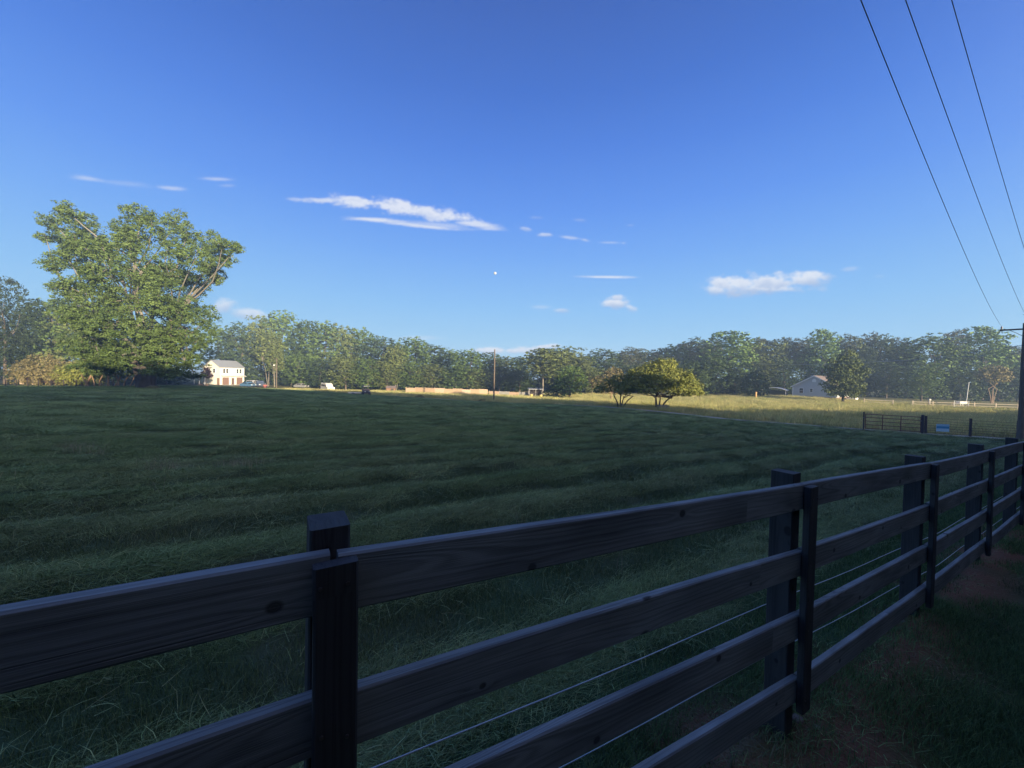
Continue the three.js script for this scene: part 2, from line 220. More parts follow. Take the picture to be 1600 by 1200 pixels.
{
  const rr = RNG(77), fence = thing('board_fence', 'dark weathered four-board wooden fence along the mown verge', 'fence', F0.x, 0, F0.z, Math.atan2(0.516, 0.8565));
  const up = new THREE.Matrix4();
  // a warped board with chamfered edges; local x along its length, uv in metres
  function board(L, h, th, seed, bow = 0.006) {
    const n = 10, c = 0.005, prof = [[-th / 2 + c, -h / 2], [th / 2 - c, -h / 2], [th / 2, -h / 2 + c], [th / 2, h / 2 - c], [th / 2 - c, h / 2], [-th / 2 + c, h / 2], [-th / 2, h / 2 - c], [-th / 2, -h / 2 + c]];
    const pos = [], uv = [], idx = [], vo = (seed * 0.37) % 1;
    const ring = i => { const x = -L / 2 + L * i / n, by = bow * Math.sin(i / n * Math.PI) * (seed % 2 ? 1 : -1) + 0.0025 * noise(x * 1.5, seed), bz = 0.004 * noise(x * 0.9, seed + 9); return prof.map(([z, y]) => [x, y + by, z + bz]); };
    for (let i = 0; i < n; i++) { const A = ring(i), B = ring(i + 1); for (let k = 0; k < 8; k++) { const m = (k + 1) % 8, q = [A[k], B[k], B[m], A[m]], b = pos.length / 3; for (const p of q) { pos.push(...p); const flat = Math.abs(prof[k][0] - prof[m][0]) > Math.abs(prof[k][1] - prof[m][1]); uv.push(p[0] + L / 2 + vo, (flat ? p[2] + 0.13 : p[1] + h / 2) + vo * 0.05); } idx.push(b, b + 1, b + 2, b, b + 2, b + 3); } }
    for (const [i, f] of [[0, 0], [n, 1]]) { const A = ring(i), b = pos.length / 3; for (const p of A) { pos.push(...p); uv.push(p[2] * 3, p[1] + h / 2); } for (let k = 1; k < 7; k++) f ? idx.push(b, b + k + 1, b + k) : idx.push(b, b + k, b + k + 1); }
    const g = new THREE.BufferGeometry(); g.setAttribute('position', new THREE.Float32BufferAttribute(pos, 3)); g.setAttribute('uv', new THREE.Float32BufferAttribute(uv, 2)); g.setIndex(idx); g.computeVertexNormals();
    return g;
  }
  const TOP = { '-2': 1.65, '-1': 1.62, 0: 1.565, 1: 1.425, 2: 1.302, 3: 1.218, 4: 1.15, 5: 1.08, 6: 1.01, 7: 0.95 };   // top of the top board at each post
  const spacing = k => k <= 0 ? 0.335 : 0.37, gA = t => fenceY(t), nailM = std(0.12, 0.10, 0.09, 0.5, { metalness: 0.7 });
  for (let k = -2; k <= 7; k++) {
    const t = k * BAY, y = TOP[k];
    // square post set in the ground, slightly out of plumb
    const pg = board(2.15, 0.092, 0.12, 5 + k * 3, 0.002); pg.rotateZ(Math.PI / 2); pg.rotateZ((rr() - 0.5) * 0.012); pg.rotateX((rr() - 0.5) * 0.012);
    const p = part(fence, 'post', pg, postMats[(k + 2) % 2]); p.position.set(t, y + 0.055 - 1.075 + (rr() - 0.5) * 0.02, 0);
    // upright cover board nailed over the joints, hanging clear of the ground
    const cl = 3 * spacing(k) + 0.165, bg = board(cl, 0.095, 0.036, 40 + k * 7, 0.002); bg.rotateZ(Math.PI / 2); bg.rotateZ((rr() - 0.5) * 0.008);
    const cb = part(fence, 'cover_board', bg, postMats[(k + 3) % 2]); cb.position.set(t + 0.005, y - 0.005 - cl / 2, 0.066 + 0.039 + 0.021);
    for (let i = 0; i < 8; i++) { const ng = new THREE.CylinderGeometry(0.0045, 0.0045, 0.004, 6); ng.rotateX(Math.PI / 2); ng.translate((i % 2 ? 0.028 : -0.028) + (rr() - 0.5) * 0.012, cl / 2 - spacing(k) * (i >> 1) - 0.066 + (rr() - 0.5) * 0.05, 0.0215); part(cb, 'nail', ng, nailM); }
  }
  for (let k = -2; k < 7; k++) for (let r = 0; r < 4; r++) {
    const t0 = k * BAY, t1 = t0 + BAY, L = BAY - 0.006 - rr() * 0.006, dr = r * spacing(k), dr2 = r * spacing(k + 1), a = Math.atan2(TOP[k + 1] - dr2 - TOP[k] + dr, BAY);
    const g = board(L, 0.142, 0.037, 100 + (k + 2) * 13 + r * 5, 0.005); g.rotateZ(a + (rr() - 0.5) * 0.004);
    const m = part(fence, 'rail_board', g, boardMats[(k * 3 + r * 2 + 20) % 4]); m.position.set((t0 + t1) / 2 + (rr() - 0.5) * 0.004, (TOP[k] + TOP[k + 1] - dr - dr2) / 2 - 0.071 + (rr() - 0.5) * 0.012, 0.067 + 0.019);
  }
  const wireMat = std(0.72, 0.72, 0.70, 0.5, { metalness: 0.2 });
  for (const [h, sl] of [[0.83, 0.075], [0.53, 0.086]]) { // two smooth wires stretched along the field side of the posts
    const pts = []; for (let t = -2 * BAY; t <= 7 * BAY; t += BAY / 2) pts.push(V3(t, h - sl * Math.min(t, 6) - 0.035 * Math.max(0, t - 6) - (Math.round(t / BAY * 2) % 2 ? 0.012 : 0), -0.078));
    part(fence, 'wire', tube(pts, 0.0026, 0.0026, 60, 5), wireMat);
  }
}
/* ---------------------------------------------------------------- grass: patches of bent blades laid on the slope */
function patchGeo(seed, n, R, len, wid, kind) { // kind: 'lie' cut hay along +x, 'up' standing; every blade has a tint of its own
  const rr = RNG(seed), pos = [], col = [], idx = [], lie = kind === 'lie';
  for (let b = 0; b < n; b++) {
    const q = R * Math.sqrt(rr()) * (0.75 + 0.5 * rr()), qa = rr() * 6.283, L = len * (0.45 + 0.9 * rr()), w = wid * (0.65 + 0.7 * rr());
    let x = Math.cos(qa) * q, z = Math.sin(qa) * q, y = lie ? Math.pow(rr(), 2) * 0.3 * len : -0.01;
    const az = rr() * 6.283, S = 2 + (rr() < 0.4 ? 1 : 0);
    const el0 = lie ? 0.05 + rr() * rr() * 1.2 : 0.9 + rr() * 0.6, bend = lie ? el0 + rr() * 0.5 : 0.2 + rr() * 1.0, curl = (rr() - 0.5) * (lie ? 1.6 : 0.8);
    const br = 0.6 + 0.8 * rr(), straw = rr() < 0.22 ? rr() : 0, t = [br * (1 + straw * 0.9), br * (1 + straw * 0.45), br * (1 + straw * 0.5)], v0 = pos.length / 3;
    for (let s = 0; s <= S; s++) {
      const f = s / S, a = az + curl * f, e = el0 - bend * f, ww = w * (1 - f * 0.8) * 0.5;
      pos.push(x - Math.sin(a) * ww, y, z + Math.cos(a) * ww, x + Math.sin(a) * ww, y + w * 0.2, z - Math.cos(a) * ww); col.push(...t, ...t);
      x += Math.cos(a) * Math.cos(e) * L / S; z += Math.sin(a) * Math.cos(e) * L / S; y += Math.sin(e) * L / S; if (y < 0.002) y = 0.002;
    }
    for (let s = 0; s < S; s++) { const o = v0 + s * 2; idx.push(o, o + 1, o + 2, o + 1, o + 3, o + 2); }
  }
  const g = new THREE.BufferGeometry(); g.setAttribute('position', new THREE.Float32BufferAttribute(pos, 3)); g.setAttribute('color', new THREE.Float32BufferAttribute(col, 3)); g.setIndex(idx); g.computeVertexNormals(); return g;
}
const bladeMat = new THREE.MeshPhysicalMaterial({ color: 0xffffff, vertexColors: true, roughness: 0.75, specularIntensity: 0.35, side: THREE.DoubleSide });
function scatter(name, label, geos, list) {
  geos.forEach((geo, k) => {
    const sub = list.filter((t, i) => i % geos.length === k); if (!sub.length) return;
    const im = new THREE.InstancedMesh(geo, bladeMat, sub.length), m = new THREE.Matrix4(), q = new THREE.Quaternion(), q2 = new THREE.Quaternion(), Y = V3(0, 1, 0), c = new THREE.Color();
    sub.forEach((t, i) => { const e = 0.12 * t.s + 0.05, gx = (groundY(t.x + e, t.z) - groundY(t.x - e, t.z)) / (2 * e), gz = (groundY(t.x, t.z + e) - groundY(t.x, t.z - e)) / (2 * e); q.setFromUnitVectors(Y, V3(-gx, 1, -gz).normalize()); q2.setFromAxisAngle(Y, t.a); q.multiply(q2); m.compose(V3(t.x, t.y, t.z), q, V3(t.s * (t.long || 1), t.s * (t.h || 1), t.s * (t.slim || 1))); im.setMatrixAt(i, m); c.setRGB(...t.c); im.setColorAt(i, c); });
    im.name = numbered(name); im.castShadow = im.receiveShadow = true; tag(im, label, 'grass', null, 'stuff'); scene.add(im);
  });
}
{
  const rr = RNG(2024), hay = [], loose = [], stub = [], verge = [], thin = [], seed = [], mead = [], lawn = [];
  const many = (n, f) => Array.from({ length: n }, (_, i) => f(i));
  const G = {
    hay: many(6, i => patchGeo(10 + i, 760, 0.3, 0.17, 0.0036, 'lie')), loose: many(3, i => patchGeo(20 + i, 24, 0.32, 0.17, 0.0034, 'lie')),
    stub: many(4, i => patchGeo(30 + i, 640, 0.3, 0.065, 0.0038, 'up')), verge: many(4, i => patchGeo(40 + i, 700, 0.28, 0.06, 0.004, 'up')), thin: many(3, i => patchGeo(50 + i, 60, 0.28, 0.10, 0.0045, 'lie')),
    seed: many(2, i => patchGeo(60 + i, 5, 0.12, 0.36, 0.005, 'up')), mead: many(3, i => patchGeo(70 + i, 260, 1.1, 0.5, 0.022, 'up')), lawn: many(3, i => patchGeo(80 + i, 420, 1.1, 0.17, 0.016, 'up')) };
  const jit = (c, k) => { const b = 1 + (rr() - 0.5) * k; return c.map(v => v * b); };
  const mixc = (a, b, t) => a.map((v, i) => mix(v, b[i], clamp(t)));
  const GREEN = [0.188, 0.290, 0.106], DEEP = [0.080, 0.135, 0.044], HAY = [0.33, 0.37, 0.185], BROWN = [0.18, 0.155, 0.085];
  const rowAz = Math.atan2(0.516, 0.8565);
  for (const [r0, r1, sc, step] of [[0.4, 8, 1, 0.27], [8, 18, 1.3, 0.36], [18, 40, 2.0, 0.62], [40, 118, 3.4, 1.25]]) {
    for (let gx = -r1; gx <= r1; gx += step) for (let gz = -r1; gz < 0.5; gz += step) {
      const x = gx + (rr() - 0.5) * step, z = gz + (rr() - 0.5) * step, r = Math.hypot(x, z), k1 = rr(), k2 = rr(), k3 = rr();
      if (r < r0 || r >= r1 || Math.abs(Math.atan2(x, -z)) > 62 * D2R) continue;
      const { ridge, s } = swath(x, z), y = groundY(x, z), lane = r > 25 ? laneD(x, z) : -50, patch = fbm(fenceT(x, z) * 0.3, s * 0.6, 3, 5.9), wide = noise(x * 0.06, z * 0.06, 3.3), dirt = r < 25 ? dirtAt(x, z) : 0;
      if (Math.abs(lane) < 1.5) continue;
      if (lane > 0) { mead.push({ x, y: y - 0.02, z, a: k1 * 6.3, s: 0.85 + k2 * 0.4, h: 0.8 + k3 * 0.6, c: jit(mixc([0.50, 0.46, 0.20], [0.30, 0.34, 0.11], 0.4 + patch * 1.5), 0.4) }); continue; }
      const far = beyondEdge(x, z) > 1.5 * wide;
      if (far) { lawn.push({ x, y: y - 0.01, z, a: k1 * 6.3, s: 0.9 + k2 * 0.4, h: 0.8 + k3 * 0.5, c: jit(mixc(GREEN, HAY, 0.18 + patch * 0.7), 0.4) }); continue; }
      if (s < 0.75 + 0.3 * patch) {
        if (k1 < dirt * 1.1) { if (k2 < 0.8) thin.push({ x, y, z, a: k3 * 6.3, s: 0.7 + k2 * 0.5, h: 0.6, c: jit(k3 < 0.35 ? GREEN : BROWN, 0.5) }); }
        else for (const e of [0, 1]) verge.push({ x, y: y - 0.004, z, a: k3 * 6.3, s: (0.85 + k2 * 0.35) * Math.min(sc, 2.2), h: (0.8 + 0.5 * k1) / Math.sqrt(Math.min(sc, 2.2)), ...(e ? { x: x + 0.1 * (k2 - 0.5), z: z + 0.13, y: groundY(x + 0.1 * (k2 - 0.5), z + 0.13) - 0.004 } : {}), c: jit(mixc(DEEP, patch > 0.2 ? BROWN : GREEN, 0.35 + patch), 0.4) });
        continue;
      }
      const straw = 0.08 + patch * 0.55 + wide * 0.1, hs = 1 / Math.sqrt(sc);
      if (ridge > 0.42 + 0.25 * (k1 - 0.5)) hay.push({ long: 1.45, slim: 0.5, x, y: y - 0.012, z, a: rowAz + (k2 - 0.5) * 0.3 + (k3 < 0.5 ? Math.PI : 0), s: (0.85 + 0.35 * k3) * sc, h: (0.6 + 0.3 * k2) * hs, c: jit(mixc(GREEN, HAY, straw + 0.1), 0.4) });
      if (ridge < 0.6) stub.push({ x, y: y - 0.004, z, a: k2 * 6.3, s: (0.85 + 0.35 * k2) * sc, h: (0.8 + 0.6 * k3) * hs, c: jit(mixc(DEEP, k3 < 0.6 ? BROWN : HAY, straw * 0.9 + 0.08), 0.4) });
      if (k2 < 0.5) loose.push({ x, y: y + 0.005, z, a: k3 * 6.3, s: (0.8 + 0.5 * k1) * sc, h: 1.1 * hs, c: jit(mixc(GREEN, HAY, 0.35 + straw), 0.5) });
      if (k3 < 0.02 && r < 40) seed.push({ x, y, z, a: k1 * 6.3, s: (0.7 + k2 * 0.5) * Math.sqrt(sc), c: jit([0.30, 0.28, 0.18], 0.3) });
    }
  }
  for (let i = 0; i < 150; i++) { const k = i % 3, px = [120, 250, 370][k] + (rr() + rr() - 1) * 50, py = [712, 742, 742][k] + (rr() - 0.5) * 10, d = 2.2 / ((py - 588 - (px - 800) * 0.021) / F), p = at(px, py, d); seed.push({ x: p.x, y: groundY(p.x, p.z), z: p.z, a: rr() * 6.3, s: 0.6 + rr() * 0.5, c: jit([0.27, 0.26, 0.17], 0.3) }); }
  scatter('cut_hay', 'cut green hay lying in long swaths across the field', G.hay, hay);
  scatter('loose_hay', 'loose single straws strewn over the hay field', G.loose, loose);
  scatter('stubble_grass', 'short mown stubble between the hay swaths', G.stub, stub);
  scatter('verge_grass', 'short dark green grass on the verge beside the board fence', G.verge, verge);
  scatter('dead_grass', 'thin dead grass on the bare red soil under the board fence', G.thin, thin);
  scatter('seed_stalks', 'pale upright seed stalks left standing in the mown field', G.seed, seed);
  scatter('meadow_grass', 'tall yellow uncut meadow grass beyond the gravel lane', G.mead, mead);
  scatter('lawn_grass', 'sunlit yellow green lawn in front of the far houses and woods', G.lawn, lawn);
  console.log('grass', hay.length, loose.length, stub.length, verge.length, thin.length, seed.length, mead.length, lawn.length);
}
/* ---------------------------------------------------------------- trees */
// leaves: folded lozenges set in sprigs over the lobes of a crown, denser towards the outside, none deep inside a neighbouring lobe
function boughs(seed, lobes, k) { // each lobe breaks into smaller leafy boughs round its outside, with gaps between
  const rr = RNG(seed), out = []; for (const l of lobes) for (let i = 0; i < k; i++) { const y = 1 - 2 * (i + 0.5) / k, a = i * 2.4 + rr() * 1.2, h = Math.sqrt(Math.max(0, 1 - y * y)), q = 0.5 + 0.22 * rr(), s = 0.36 + 0.2 * rr(); out.push({ x: l.x + Math.cos(a) * h * l.rx * q, y: l.y + y * l.ry * q, z: l.z + Math.sin(a) * h * l.rz * q, rx: l.rx * s * 1.15, ry: l.ry * s * 0.9, rz: l.rz * s * 1.15, tint: (rr() - 0.5) * 0.35 }); } return out;
}
function leafCloud(seed, lobes, o) {
  if (o.boughs) lobes = boughs(seed + 5, lobes, o.boughs);
  const rr = RNG(seed), pos = [], col = [], idx = [], n3 = () => V3(rr() * 2 - 1, rr() * 2 - 1, rr() * 2 - 1), area = lobes.map(l => Math.pow((l.rx * l.ry + l.ry * l.rz + l.rx * l.rz) / 3, 0.85)), tot = area.reduce((a, b) => a + b, 0);
  const n = V3(), u = V3(), v = V3(), c = V3();
  lobes.forEach((l, li) => {
    const cnt = Math.round(o.sprigs * area[li] / tot);
    for (let i = 0; i < cnt; i++) {
      const d = n3(); while (d.lengthSq() > 1 || d.lengthSq() < 0.01) d.copy(n3()); d.normalize(); if (d.y < -0.2 && rr() < 0.35) d.y *= -1;
      const bump = 1 + 0.28 * noise(d.x * 2.3 + seed, d.y * 2.3 + li * 3.1, d.z * 2.3), q = bump * (rr() < 0.22 ? 0.35 + 0.4 * rr() : 0.78 + 0.27 * rr());
      const cx = l.x + d.x * l.rx * q, cy = l.y + d.y * l.ry * q, cz = l.z + d.z * l.rz * q; if (cy < (o.minY ?? 0)) continue;
      let inside = false; for (let k = 0; k < lobes.length; k++) if (k !== li) { const m = lobes[k], e = ((cx - m.x) / m.rx) ** 2 + ((cy - m.y) / m.ry) ** 2 + ((cz - m.z) / m.rz) ** 2; if (e < 0.36) { inside = true; break; } } if (inside) continue;
      const t = clamp(rr() * 0.7 + 0.3 * rr() + (l.tint || 0)), b0 = 0.8 + 0.4 * rr();
      for (let k = 0; k < o.per; k++) {
        const s = o.leaf * (0.55 + 0.9 * rr()), sp = o.spread;
        c.set(cx + (rr() + rr() - 1) * sp, cy + (rr() + rr() - 1) * sp * (o.flat || 0.75), cz + (rr() + rr() - 1) * sp);
        n.copy(n3()).multiplyScalar(0.9).addScaledVector(d, 0.75); n.y += o.lift ?? 0.35; n.normalize(); u.copy(n3()).cross(n).normalize(); v.crossVectors(n, u);
        const b = b0 * (0.8 + 0.4 * rr()), cc = [0, 1, 2].map(m => mix(o.colA[m], o.colB[m], t) * b), w = s * (o.thin || 0.62), p0 = pos.length / 3;
        for (const [a, e, f] of [[-s, 0, 0], [0, -w, 0.18 * s], [s, 0, 0], [0, w, 0.18 * s]]) { pos.push(c.x + u.x * a + v.x * e + n.x * f, c.y + u.y * a + v.y * e + n.y * f, c.z + u.z * a + v.z * e + n.z * f); col.push(...cc); }
        idx.push(p0, p0 + 1, p0 + 3, p0 + 1, p0 + 2, p0 + 3);
      }
    }
  });
  let g = new THREE.BufferGeometry(); g.setAttribute('position', new THREE.Float32BufferAttribute(pos, 3)); g.setAttribute('color', new THREE.Float32BufferAttribute(col, 3)); g.setIndex(idx); g = g.toNonIndexed(); g.computeVertexNormals(); return g;
}
const leafMat = new THREE.MeshPhysicalMaterial({ vertexColors: true, specularIntensity: 0.5, roughness: 0.7, side: THREE.DoubleSide });
const barkTex = (() => { const N = 128, d = new Uint8Array(N * N * 4); for (let j = 0; j < N; j++) for (let i = 0; i < N; i++) { const v = clamp(0.75 + 0.5 * fbm(i * 0.12, j * 0.03, 3, 2.2)) * 255, o = (j * N + i) * 4; d[o] = d[o + 1] = d[o + 2] = v; d[o + 3] = 255; } const t = new THREE.DataTexture(d, N, N); t.wrapS = t.wrapT = THREE.RepeatWrapping; t.magFilter = THREE.LinearFilter; t.needsUpdate = true; return t; })();
const bark = (r, g, b) => std(r, g, b, 0.9, { map: barkTex });
const BARK = { brown: bark(0.16, 0.125, 0.095), pale: bark(0.42, 0.37, 0.29), dark: bark(0.085, 0.07, 0.055), tan: bark(0.38, 0.27, 0.17), limb: bark(0.27, 0.245, 0.20) };
function limb(rr, a, b, r0, r1, sag = 0.08, seg = 4, sides = 5) { const m = a.clone().lerp(b, 0.5), L = a.distanceTo(b); m.x += (rr() - 0.5) * L * 0.16; m.z += (rr() - 0.5) * L * 0.16; m.y -= L * sag * (rr() - 0.2); return tube([a, m, b], r0, r1, seg, sides); }
function makeTree(name, label, category, o) { // o: h, lobes, trunkTop, r, bark, leaves...
  const rr = RNG(o.seed), g = thing(name, label, category, 0, 0, 0, 0, o.group), wood = [];
  const top = V3((rr() - 0.5) * 0.6, o.trunkTop, (rr() - 0.5) * 0.6);
  for (const [sx, sz, tx, tz, k] of o.stems || [[0, 0, 0, 0, 1]]) wood.push(tube([V3(sx, -0.5, sz), V3(sx + tx * 0.35, o.trunkTop * 0.45, sz + tz * 0.35), V3(sx + tx, o.trunkTop, sz + tz)], o.r * k, o.r * k * 0.6, 6, 8));
  const L = o.lobes; for (let i = 0; i < L.length; i += o.limbEvery || 1) { const l = L[i], f = o.stems ? o.stems[i % o.stems.length] : [0, 0, 0, 0, 1], from = V3(f[0] + f[2], o.trunkTop * (0.8 + 0.2 * rr()), f[1] + f[3]); wood.push(limb(rr, from, V3(l.x + l.rx * 0.3 * (rr() - 0.5), l.y + l.ry * 0.25, l.z + l.rz * 0.3 * (rr() - 0.5)), o.r * 0.42, o.r * 0.1)); if (o.twigs) for (let k = 0; k < o.twigs; k++) { const c = V3(l.x, l.y, l.z), e = V3(l.x + (rr() * 2 - 1) * l.rx, l.y + (rr() * 1.6 - 0.4) * l.ry, l.z + (rr() * 2 - 1) * l.rz); wood.push(limb(rr, c, e, o.r * 0.16, o.r * 0.05, 0.05, 3, 4)); } }
  part(g, 'trunk', merge(wood), o.bark || BARK.brown);
  part(g, 'crown', leafCloud(o.seed + 1, L, o), leafMat);
  return g;
}
function roundLobes(seed, h, w, from, n, egg = 0.5) { // lobes filling an egg-shaped crown
  const rr = RNG(seed), out = [], H = h * (1 - from), cy = h * from + H * 0.5;
  for (let i = 0; i < n; i++) { const f = (i + 0.5) / n, y = h * from + H * (0.08 + 0.84 * f), e0 = (f - egg) / (f < egg ? egg + 0.12 : 1.06 - egg), env = Math.sqrt(Math.max(0.1, 1 - e0 * e0)), a = i * 2.4 + rr(), rad = w * 0.5 * env, s = w * (0.17 + 0.12 * rr()) * (0.55 + 0.55 * env), q = Math.max(0, rad - s) * (0.75 + 0.35 * rr()); out.push({ x: Math.cos(a) * q, y, z: Math.sin(a) * q, rx: s, ry: s * (0.75 + 0.2 * rr()), rz: s }); }
  out.push({ x: 0, y: cy, z: 0, rx: w * 0.27, ry: H * 0.36, rz: w * 0.27 }); return out;
}
// colours are leaf reflectances
const LC = { mid: [[0.062, 0.105, 0.026], [0.115, 0.170, 0.044]], olive: [[0.085, 0.115, 0.032], [0.150, 0.175, 0.052]], dark: [[0.030, 0.056, 0.018], [0.062, 0.092, 0.030]], bright: [[0.085, 0.15, 0.035], [0.15, 0.225, 0.055]], tan: [[0.14, 0.125, 0.052], [0.23, 0.19, 0.08]], pine: [[0.05, 0.066, 0.03], [0.105, 0.105, 0.05]], gold: [[0.13, 0.165, 0.038], [0.24, 0.245, 0.06]] };
const WOOD = 'woodland edge trees beyond the field';
const P = {};
const unused = [];
function proto(key, name, label, category, o) { P[key] = makeTree(name, label, category, o); P[key].userData.h = o.h; P[key].userData.w = o.w; P[key].first = true; }
const lc = k => ({ colA: LC[k][0], colB: LC[k][1] });
proto('oakA', 'oak_tree', 'dense rounded green tree in the woods across the field', 'tree', { seed: 301, h: 20, w: 13, lobes: roundLobes(11, 20, 13, 0.08, 26, 0.55), trunkTop: 8, r: 0.34, sprigs: 1350, per: 7, leaf: 0.26, spread: 0.5, limbEvery: 3, boughs: 5, group: WOOD, ...lc('mid') });
proto('oakB', 'oak_tree', 'dense rounded green tree in the woods across the field', 'tree', { seed: 311, h: 20, w: 14, lobes: roundLobes(23, 20, 14, 0.06, 24, 0.6), trunkTop: 7, r: 0.36, sprigs: 1350, per: 7, leaf: 0.26, spread: 0.52, limbEvery: 3, boughs: 5, group: WOOD, ...lc('olive') });
proto('oakC', 'oak_tree', 'dense rounded green tree in the woods across the field', 'tree', { seed: 321, h: 20, w: 12, lobes: roundLobes(37, 20, 12, 0.10, 26, 0.5), trunkTop: 9, r: 0.32, sprigs: 1350, per: 7, leaf: 0.25, spread: 0.5, limbEvery: 3, boughs: 5, group: WOOD, ...lc('dark') });
proto('oakD', 'evergreen_tree', 'big very dark evergreen tree beyond the dark red fence', 'tree', { seed: 326, h: 20, w: 12, lobes: roundLobes(39, 20, 12, 0.05, 26, 0.4), trunkTop: 9, r: 0.32, sprigs: 1700, per: 7, leaf: 0.22, thin: 0.4, spread: 0.5, limbEvery: 3, boughs: 5, colA: [0.014, 0.028, 0.010], colB: [0.034, 0.050, 0.018] });
proto('tall', 'pale_trunk_tree', 'tall thin-crowned tree with pale forking trunk in the woods', 'tree', { seed: 331, h: 22, w: 11, lobes: roundLobes(41, 22, 11, 0.38, 17, 0.55), trunkTop: 11.5, r: 0.2, bark: bark(0.30, 0.26, 0.20), stems: [[0, 0, 0, 0, 1], [0.3, 0.1, 1.6, 0.6, 0.6]], sprigs: 760, per: 5, leaf: 0.34, spread: 0.6, boughs: 5, group: 'pale trunked trees in the woods', ...lc('olive') });
proto('pine', 'pine_tree', 'tall dark pine with clumped upper crown in the woods', 'tree', { seed: 341, h: 22, w: 9.5, lobes: roundLobes(53, 22, 9.5, 0.40, 20, 0.6).map(l => ({ ...l, ry: l.ry * 0.72 })), trunkTop: 16, r: 0.26, bark: bark(0.22, 0.15, 0.10), sprigs: 950, per: 6, leaf: 0.30, thin: 0.35, spread: 0.55, flat: 0.6, limbEvery: 2, boughs: 4, group: 'pines in the woods', ...lc('pine') });
proto('fresh', 'poplar_tree', 'tall bright green tree standing out of the dark woods', 'tree', { seed: 351, h: 22, w: 12, lobes: roundLobes(67, 22, 12, 0.08, 30, 0.45), trunkTop: 9, r: 0.34, sprigs: 1400, per: 7, leaf: 0.26, spread: 0.5, limbEvery: 3, boughs: 5, group: 'bright trees in the woods', ...lc('bright') });
proto('cedar', 'cedar_tree', 'dense dark green cedar with foliage down to the grass', 'tree', { seed: 361, h: 9, w: 8, lobes: roundLobes(71, 9, 8, 0.0, 20, 0.4), trunkTop: 5, r: 0.2, sprigs: 1100, per: 5, leaf: 0.22, thin: 0.4, spread: 0.4, flat: 1.3, limbEvery: 4, group: 'cedars by the woods', ...lc('dark') });
proto('shrub', 'understory_shrub', 'leafy shrub filling the shade under the woodland trees', 'shrub', { seed: 371, h: 5, w: 9, lobes: roundLobes(83, 5, 9, 0.0, 14, 0.4), trunkTop: 1.5, r: 0.1, sprigs: 620, per: 5, leaf: 0.3, spread: 0.55, limbEvery: 3, group: 'shrubs under the woodland trees', ...lc('dark') });
let treeSeed = RNG(909);
function plant(key, px, topPy, depth, wpx, label, group, basePy = 610) { // top and width read from the photograph at that distance
  const src = P[key], first = src.first, o = first ? src : copyOf(src, label, group); src.first = false; if (first && label) { o.userData.label = label; } if (first && group) o.userData.group = group;
  const p = at(px, basePy, depth); p.y = groundY(p.x, p.z); const H = at(px, topPy, depth).y - p.y, W = wpx / F * depth * (key === 'shrub' ? 1.3 : 1.4) / Math.sqrt(1 + ((px - 800) / F) ** 2);
  o.position.copy(p); o.rotation.y = treeSeed() * 6.283; o.scale.set(W / src.userData.w, H / src.userData.h, W / src.userData.w); return o;
}
// the woods from left to right: [kind, px, top py, depth m, width px]
const W1 = [
  ['oakD', 8, 428, 78, 105], ['oakD', -60, 420, 80, 130], ['oakA', 80, 470, 88, 110], ['oakB', 140, 478, 92, 120], ['oakA', 60, 488, 90, 90], ['oakA', 20, 520, 96, 90], ['oakB', 250, 520, 110, 110],
  ['oakA', 345, 505, 136, 66], ['oakC', 378, 505, 132, 62], ['oakB', 408, 500, 136, 62], ['oakA', 437, 490, 138, 66], ['oakC', 472, 508, 136, 60], ['oakA', 502, 504, 138, 66], ['oakB', 536, 508, 140, 62], ['oakA', 562, 510, 142, 60], ['oakC', 592, 526, 138, 56], ['oakA', 618, 534, 146, 54], ['oakA', 643, 530, 134, 56], ['oakC', 672, 538, 138, 58], ['oakA', 700, 546, 140, 50], ['oakA', 730, 541, 126, 58], ['oakC', 760, 556, 136, 56], ['oakB', 790, 558, 140, 56], ['oakA', 815, 560, 136, 50], ['oakC', 870, 548, 132, 60], ['oakB', 885, 541, 124, 62], ['oakA', 915, 556, 134, 54], ['oakC', 940, 552, 132, 54],
  ['oakB', 965, 549, 140, 52], ['pine', 985, 545, 138, 46], ['oakC', 1005, 548, 140, 54], ['pine', 1030, 541, 140, 44], ['oakA', 1050, 538, 138, 52], ['pine', 1072, 534, 140, 46], ['oakC', 1092, 535, 138, 56], ['pine', 1110, 528, 138, 46], ['oakB', 1168, 528, 134, 58], ['pine', 1190, 524, 134, 46], ['oakB', 1210, 530, 130, 52], ['pine', 1232, 524, 132, 46], ['pine', 1252, 522, 134, 44], ['oakC', 1265, 540, 126, 60], ['pine', 1318, 522, 130, 46], ['oakB', 1335, 528, 128, 54], ['pine', 1355, 524, 130, 46], ['oakC', 1378, 530, 124, 58], ['pine', 1400, 530, 128, 44], ['oakC', 1415, 535, 116, 72], ['oakA', 1455, 528, 108, 96], ['oakC', 1490, 545, 112, 80], ['pine', 1490, 512, 124, 56], ['oakC', 1560, 545, 116, 80], ['oakC', 1600, 552, 112, 80], ['oakB', 1640, 545, 116, 90], ['pine', 1580, 540, 126, 50], ['oakC', 1690, 540, 110, 110]];
